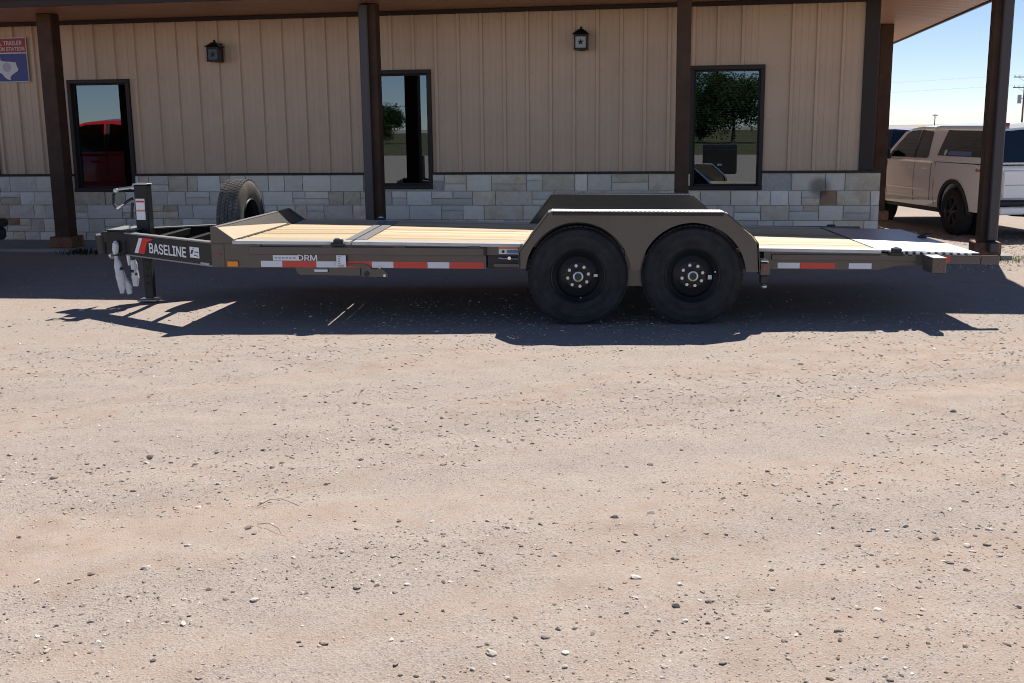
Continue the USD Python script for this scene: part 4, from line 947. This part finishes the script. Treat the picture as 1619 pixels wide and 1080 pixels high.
# ------------------------------------------------------------------ what the windows mirror: trees and an added stand-in for a dark shape
def tree(x, y, h, rad, seed, label, group=None):
    rg = np.random.default_rng(seed); t = thing('shade_tree', label, 'tree', (x, y, 0), rg.uniform(0, 6), group or 'trees behind the camera')
    limbs = [tube([(0, 0, 0), (.05, 0, h * .2), (.1, .05, h * .42)], [h * .035, h * .026, h * .018], 10)]; cl = []
    for i in range(9):
        a = rg.uniform(0, 2 * PI); zz_ = h * rg.uniform(.25, .42); e = np.array([math.cos(a) * rad * rg.uniform(.35, .8), math.sin(a) * rad * rg.uniform(.35, .8), h * rg.uniform(.5, .9)])
        limbs.append(tube([(0, 0, zz_), e * [.5, .5, 0] + [0, 0, (zz_ + e[2]) / 2 + .3], e], [h * .014, h * .009, h * .004], 7)); cl.append(e)
    obj('trunk', cat(*limbs), 'bark', t)
    for i in range(14): cl.append(np.array([rg.normal(0, rad * .42), rg.normal(0, rad * .42), h * rg.uniform(.22, .95)]))
    n = 22000; c = np.array(cl)[rg.integers(len(cl), size=n)]; p = c + rg.normal(0, 1, (n, 3)) * rad * .15
    s = rg.uniform(.07, .17, n)[:, None]; d1_, d2_ = rg.normal(0, 1, (n, 3)), rg.normal(0, 1, (n, 3)); d1_ /= np.linalg.norm(d1_, axis=1)[:, None]; d2_ /= np.linalg.norm(d2_, axis=1)[:, None]
    v = np.stack([p - d1_ * s, p + d2_ * s * .6, p + d1_ * s, p - d2_ * s * .6], 1).reshape(-1, 3)
    obj('crown', (v, np.arange(4 * n).reshape(-1, 4)), 'leaf', t)
tree(-9.5, -71, 6.0, 3.6, 3, 'broad green shade tree behind the camera, mirrored in the right window')
tree(-14.5, -78, 5.0, 3.0, 4, 'lower round green tree behind the camera, beside the broad one')
tree(-49, -80, 3.6, 3.0, 5, 'shrubby green tree behind the camera, mirrored in the middle window')
tree(-56, -84, 3.0, 2.6, 8, 'small green tree far behind the camera, beside the mirrored one')
bt = thing('post_box', 'added black box on a post behind the camera, stand-in for an unidentified dark reflection in the right window', 'box', (.3, -1.1, 0), -.1)  # invented object out of view, there for the dark shape in the reflection
obj('post', bx(-.06, .06, -.06, .06, 0, .30, .005), 'black_steel', bt); obj('box', bx(-.44, .44, -.2, .2, .303, 1.07, .03), 'black_paint', bt); obj('handle', bx(-.06, .06, .201, .23, .52, .57, .008), 'zinc', bt)

# ------------------------------------------------------------------ gravel
rg = np.random.default_rng(11)
protos = []
gi = UsdGeom.PointInstancer.Define(stage, '/World/gravel')
pp = UsdGeom.Scope.Define(stage, '/World/gravel/stones')
for k in range(7):
    ic = trimesh.creation.icosphere(1, 1.0); v = ic.vertices * (1 + (meshkit.noise(ic.vertices * 1.4 + k * 7.1, k) - .5)[:, None] * .9) * rg.uniform([.8, .55, .26], [1.3, .95, .5])
    hull = trimesh.convex.convex_hull(v[rg.choice(len(v), 16, replace=False)]) if k % 2 else trimesh.Trimesh(v, ic.faces, process=False)
    m_ = usdkit.mesh(stage, f'/World/gravel/stones/stone_{k:03d}', hull, L + 'pebble', smooth=False)
    protos.append(m_.GetPath())
def scatter(n, ylo, yhi, size, pw):
    y = ylo + (yhi - ylo) * rg.random(n) ** pw; half = y * .53 + .5; x = (rg.random(n) * 2 - 1) * half
    dens = meshkit.fbm(np.stack([(x * .936 + y * .352) * .40, (y * .936 - x * .352) * 1.6, np.zeros(n)], 1) * .85, 4, 17) + .35 * (meshkit.fbm(np.stack([x, y, np.zeros(n)], 1) * 4, 3, 5) - .5)
    keep = rg.random(n) < smooth01((dens - .36) / .26) * .86 + .14
    x, y = x[keep], y[keep]; s = size(len(x))
    return x, y, s
sets = [scatter(46000, 2.4, 7.0, lambda n: .0026 * np.exp(rg.normal(0, .35, n)), .85), scatter(14000, 2.4, 9.0, lambda n: .0052 * np.exp(rg.normal(0, .4, n)), .9),
        scatter(2900, 2.4, 10.5, lambda n: .0085 * np.exp(rg.normal(0, .35, n)), 1.0), scatter(170, 2.5, 10.0, lambda n: .0145 * np.exp(rg.normal(0, .25, n)), 1.0), scatter(15000, 6.0, 12.8, lambda n: .0046 * np.exp(rg.normal(0, .35, n)), 1.0)]
n5 = 6000; x5 = rg.uniform(4.6, 9.5, n5); y5 = rg.uniform(11.5, 18, n5); sets.append((x5, y5, .010 * np.exp(rg.normal(0, .35, n5))))
gx, gy, gs = (np.concatenate([s_[i] for s_ in sets]) for i in range(3))
vb = (gx - BO[0]) * math.sin(BW) + (gy - BO[1]) * math.cos(BW); ub = (gx - BO[0]) * math.cos(BW) - (gy - BO[1]) * math.sin(BW)
ok = ~((vb > -1.14) & (ub < US)); gx, gy, gs = gx[ok], gy[ok], gs[ok]
gzv = ground_at(gx, gy) + gs * .10
ang = rg.uniform(0, 2 * PI, len(gx)); tilt = rg.normal(0, .22, len(gx))
qw = np.cos(ang / 2) * np.cos(tilt / 2); qx = np.cos(ang / 2) * np.sin(tilt / 2); qy = np.sin(ang / 2) * np.sin(tilt / 2); qz = np.sin(ang / 2) * np.cos(tilt / 2)
gi.CreatePrototypesRel().SetTargets(protos)
gi.CreateProtoIndicesAttr(Vt.IntArray.FromNumpy(rg.integers(0, 7, len(gx)).astype(np.int32)))
gi.CreatePositionsAttr(Vt.Vec3fArray.FromNumpy(np.stack([gx, gy, gzv], 1).astype(np.float32)))
gi.CreateScalesAttr(Vt.Vec3fArray.FromNumpy(np.repeat(gs[:, None], 3, 1).astype(np.float32)))
gi.CreateOrientationsAttr(Vt.QuathArray.FromNumpy(np.stack([qx, qy, qz, qw], 1).astype(np.float16)) if hasattr(Vt.QuathArray, 'FromNumpy') else Vt.QuathArray([Gf.Quath(float(a), float(b), float(c), float(d)) for a, b, c, d in zip(qw, qx, qy, qz)]))
tag(gi.GetPrim(), 'loose grey and brown gravel strewn over the yard', 'gravel', kind='stuff')

# ------------------------------------------------------------------ weeds at the slab
def tuft(x, y, n, h, spread, seed, label, m_='weed_leaf'):
    rgw = np.random.default_rng(seed); t = thing('weed', label, 'weed', (x, y, float(ground_at(np.array([x]), np.array([y]))[0])), 0, 'weeds along the porch')
    vs, fs = [], []
    for i in range(n):
        a = rgw.uniform(0, 2 * PI); b0 = np.array([rgw.normal(0, spread), rgw.normal(0, spread * .5), 0]); l = h * rgw.uniform(.5, 1.1); d = np.array([math.cos(a), math.sin(a), 0]); w_d = np.array([-d[1], d[0], 0]) * h * .07
        tip = b0 + d * l * rgw.uniform(.3, .9) + np.array([0, 0, l]); mid = b0 + (tip - b0) * .5 + np.array([0, 0, l * .15]); k = len(vs)
        vs += [b0 - w_d * .5, b0 + w_d * .5, mid + w_d, tip, mid - w_d]; fs += [(k, k + 1, k + 2), (k, k + 2, k + 4), (k + 4, k + 2, k + 3)]
    obj('leaves', (np.array(vs), np.array(fs)), m_, t)
p = BP(-6.45, -1.28); tuft(p[0], p[1], 130, .08, .13, 1, 'dark green weed at the slab edge right of the left porch post')
p = BP(-5.75, -1.40); tuft(p[0], p[1], 70, .06, .08, 2, 'small dark weed on the gravel behind the trailer coupler')
tuft(5.85, 12.3, 260, .05, .30, 3, 'short dry green grass tuft right of the right porch post', 'dry_grass')
STUFF = {'tread_blocks', 'panel_screws', 'tread_nubs', 'plate_edge', 'blind', 'leg_holes'}
for pr in stage.Traverse():
    if pr.GetName().rstrip('0123456789').rstrip('_') in STUFF: pr.SetCustomDataByKey('kind', 'stuff')
def twig(pts, r, label):
    P = np.array(pts, float); c = P.mean(0); t = thing('twig', label, 'twig', (c[0], c[1], float(ground_at(c[:1], c[1:2])[0])))
    obj('stem', tube([(x - c[0], y - c[1], .008 + .012 * math.sin(k * 1.3)) for k, (x, y) in enumerate(pts)], np.linspace(r, r * .5, len(pts)), 6), 'bark', t)
twig([(-1.075, 4.37), (-1.03, 4.42), (-.99, 4.44), (-.94, 4.43), (-.90, 4.39)], .0016, 'thin curved dry twig on the gravel left of the middle')
twig([(-1.02, 4.13), (-.97, 4.11), (-.92, 4.06), (-.90, 4.02)], .0014, 'short dry twig lying just in front of the curved one')
print('stones', ns, 'gravel', len(gx))
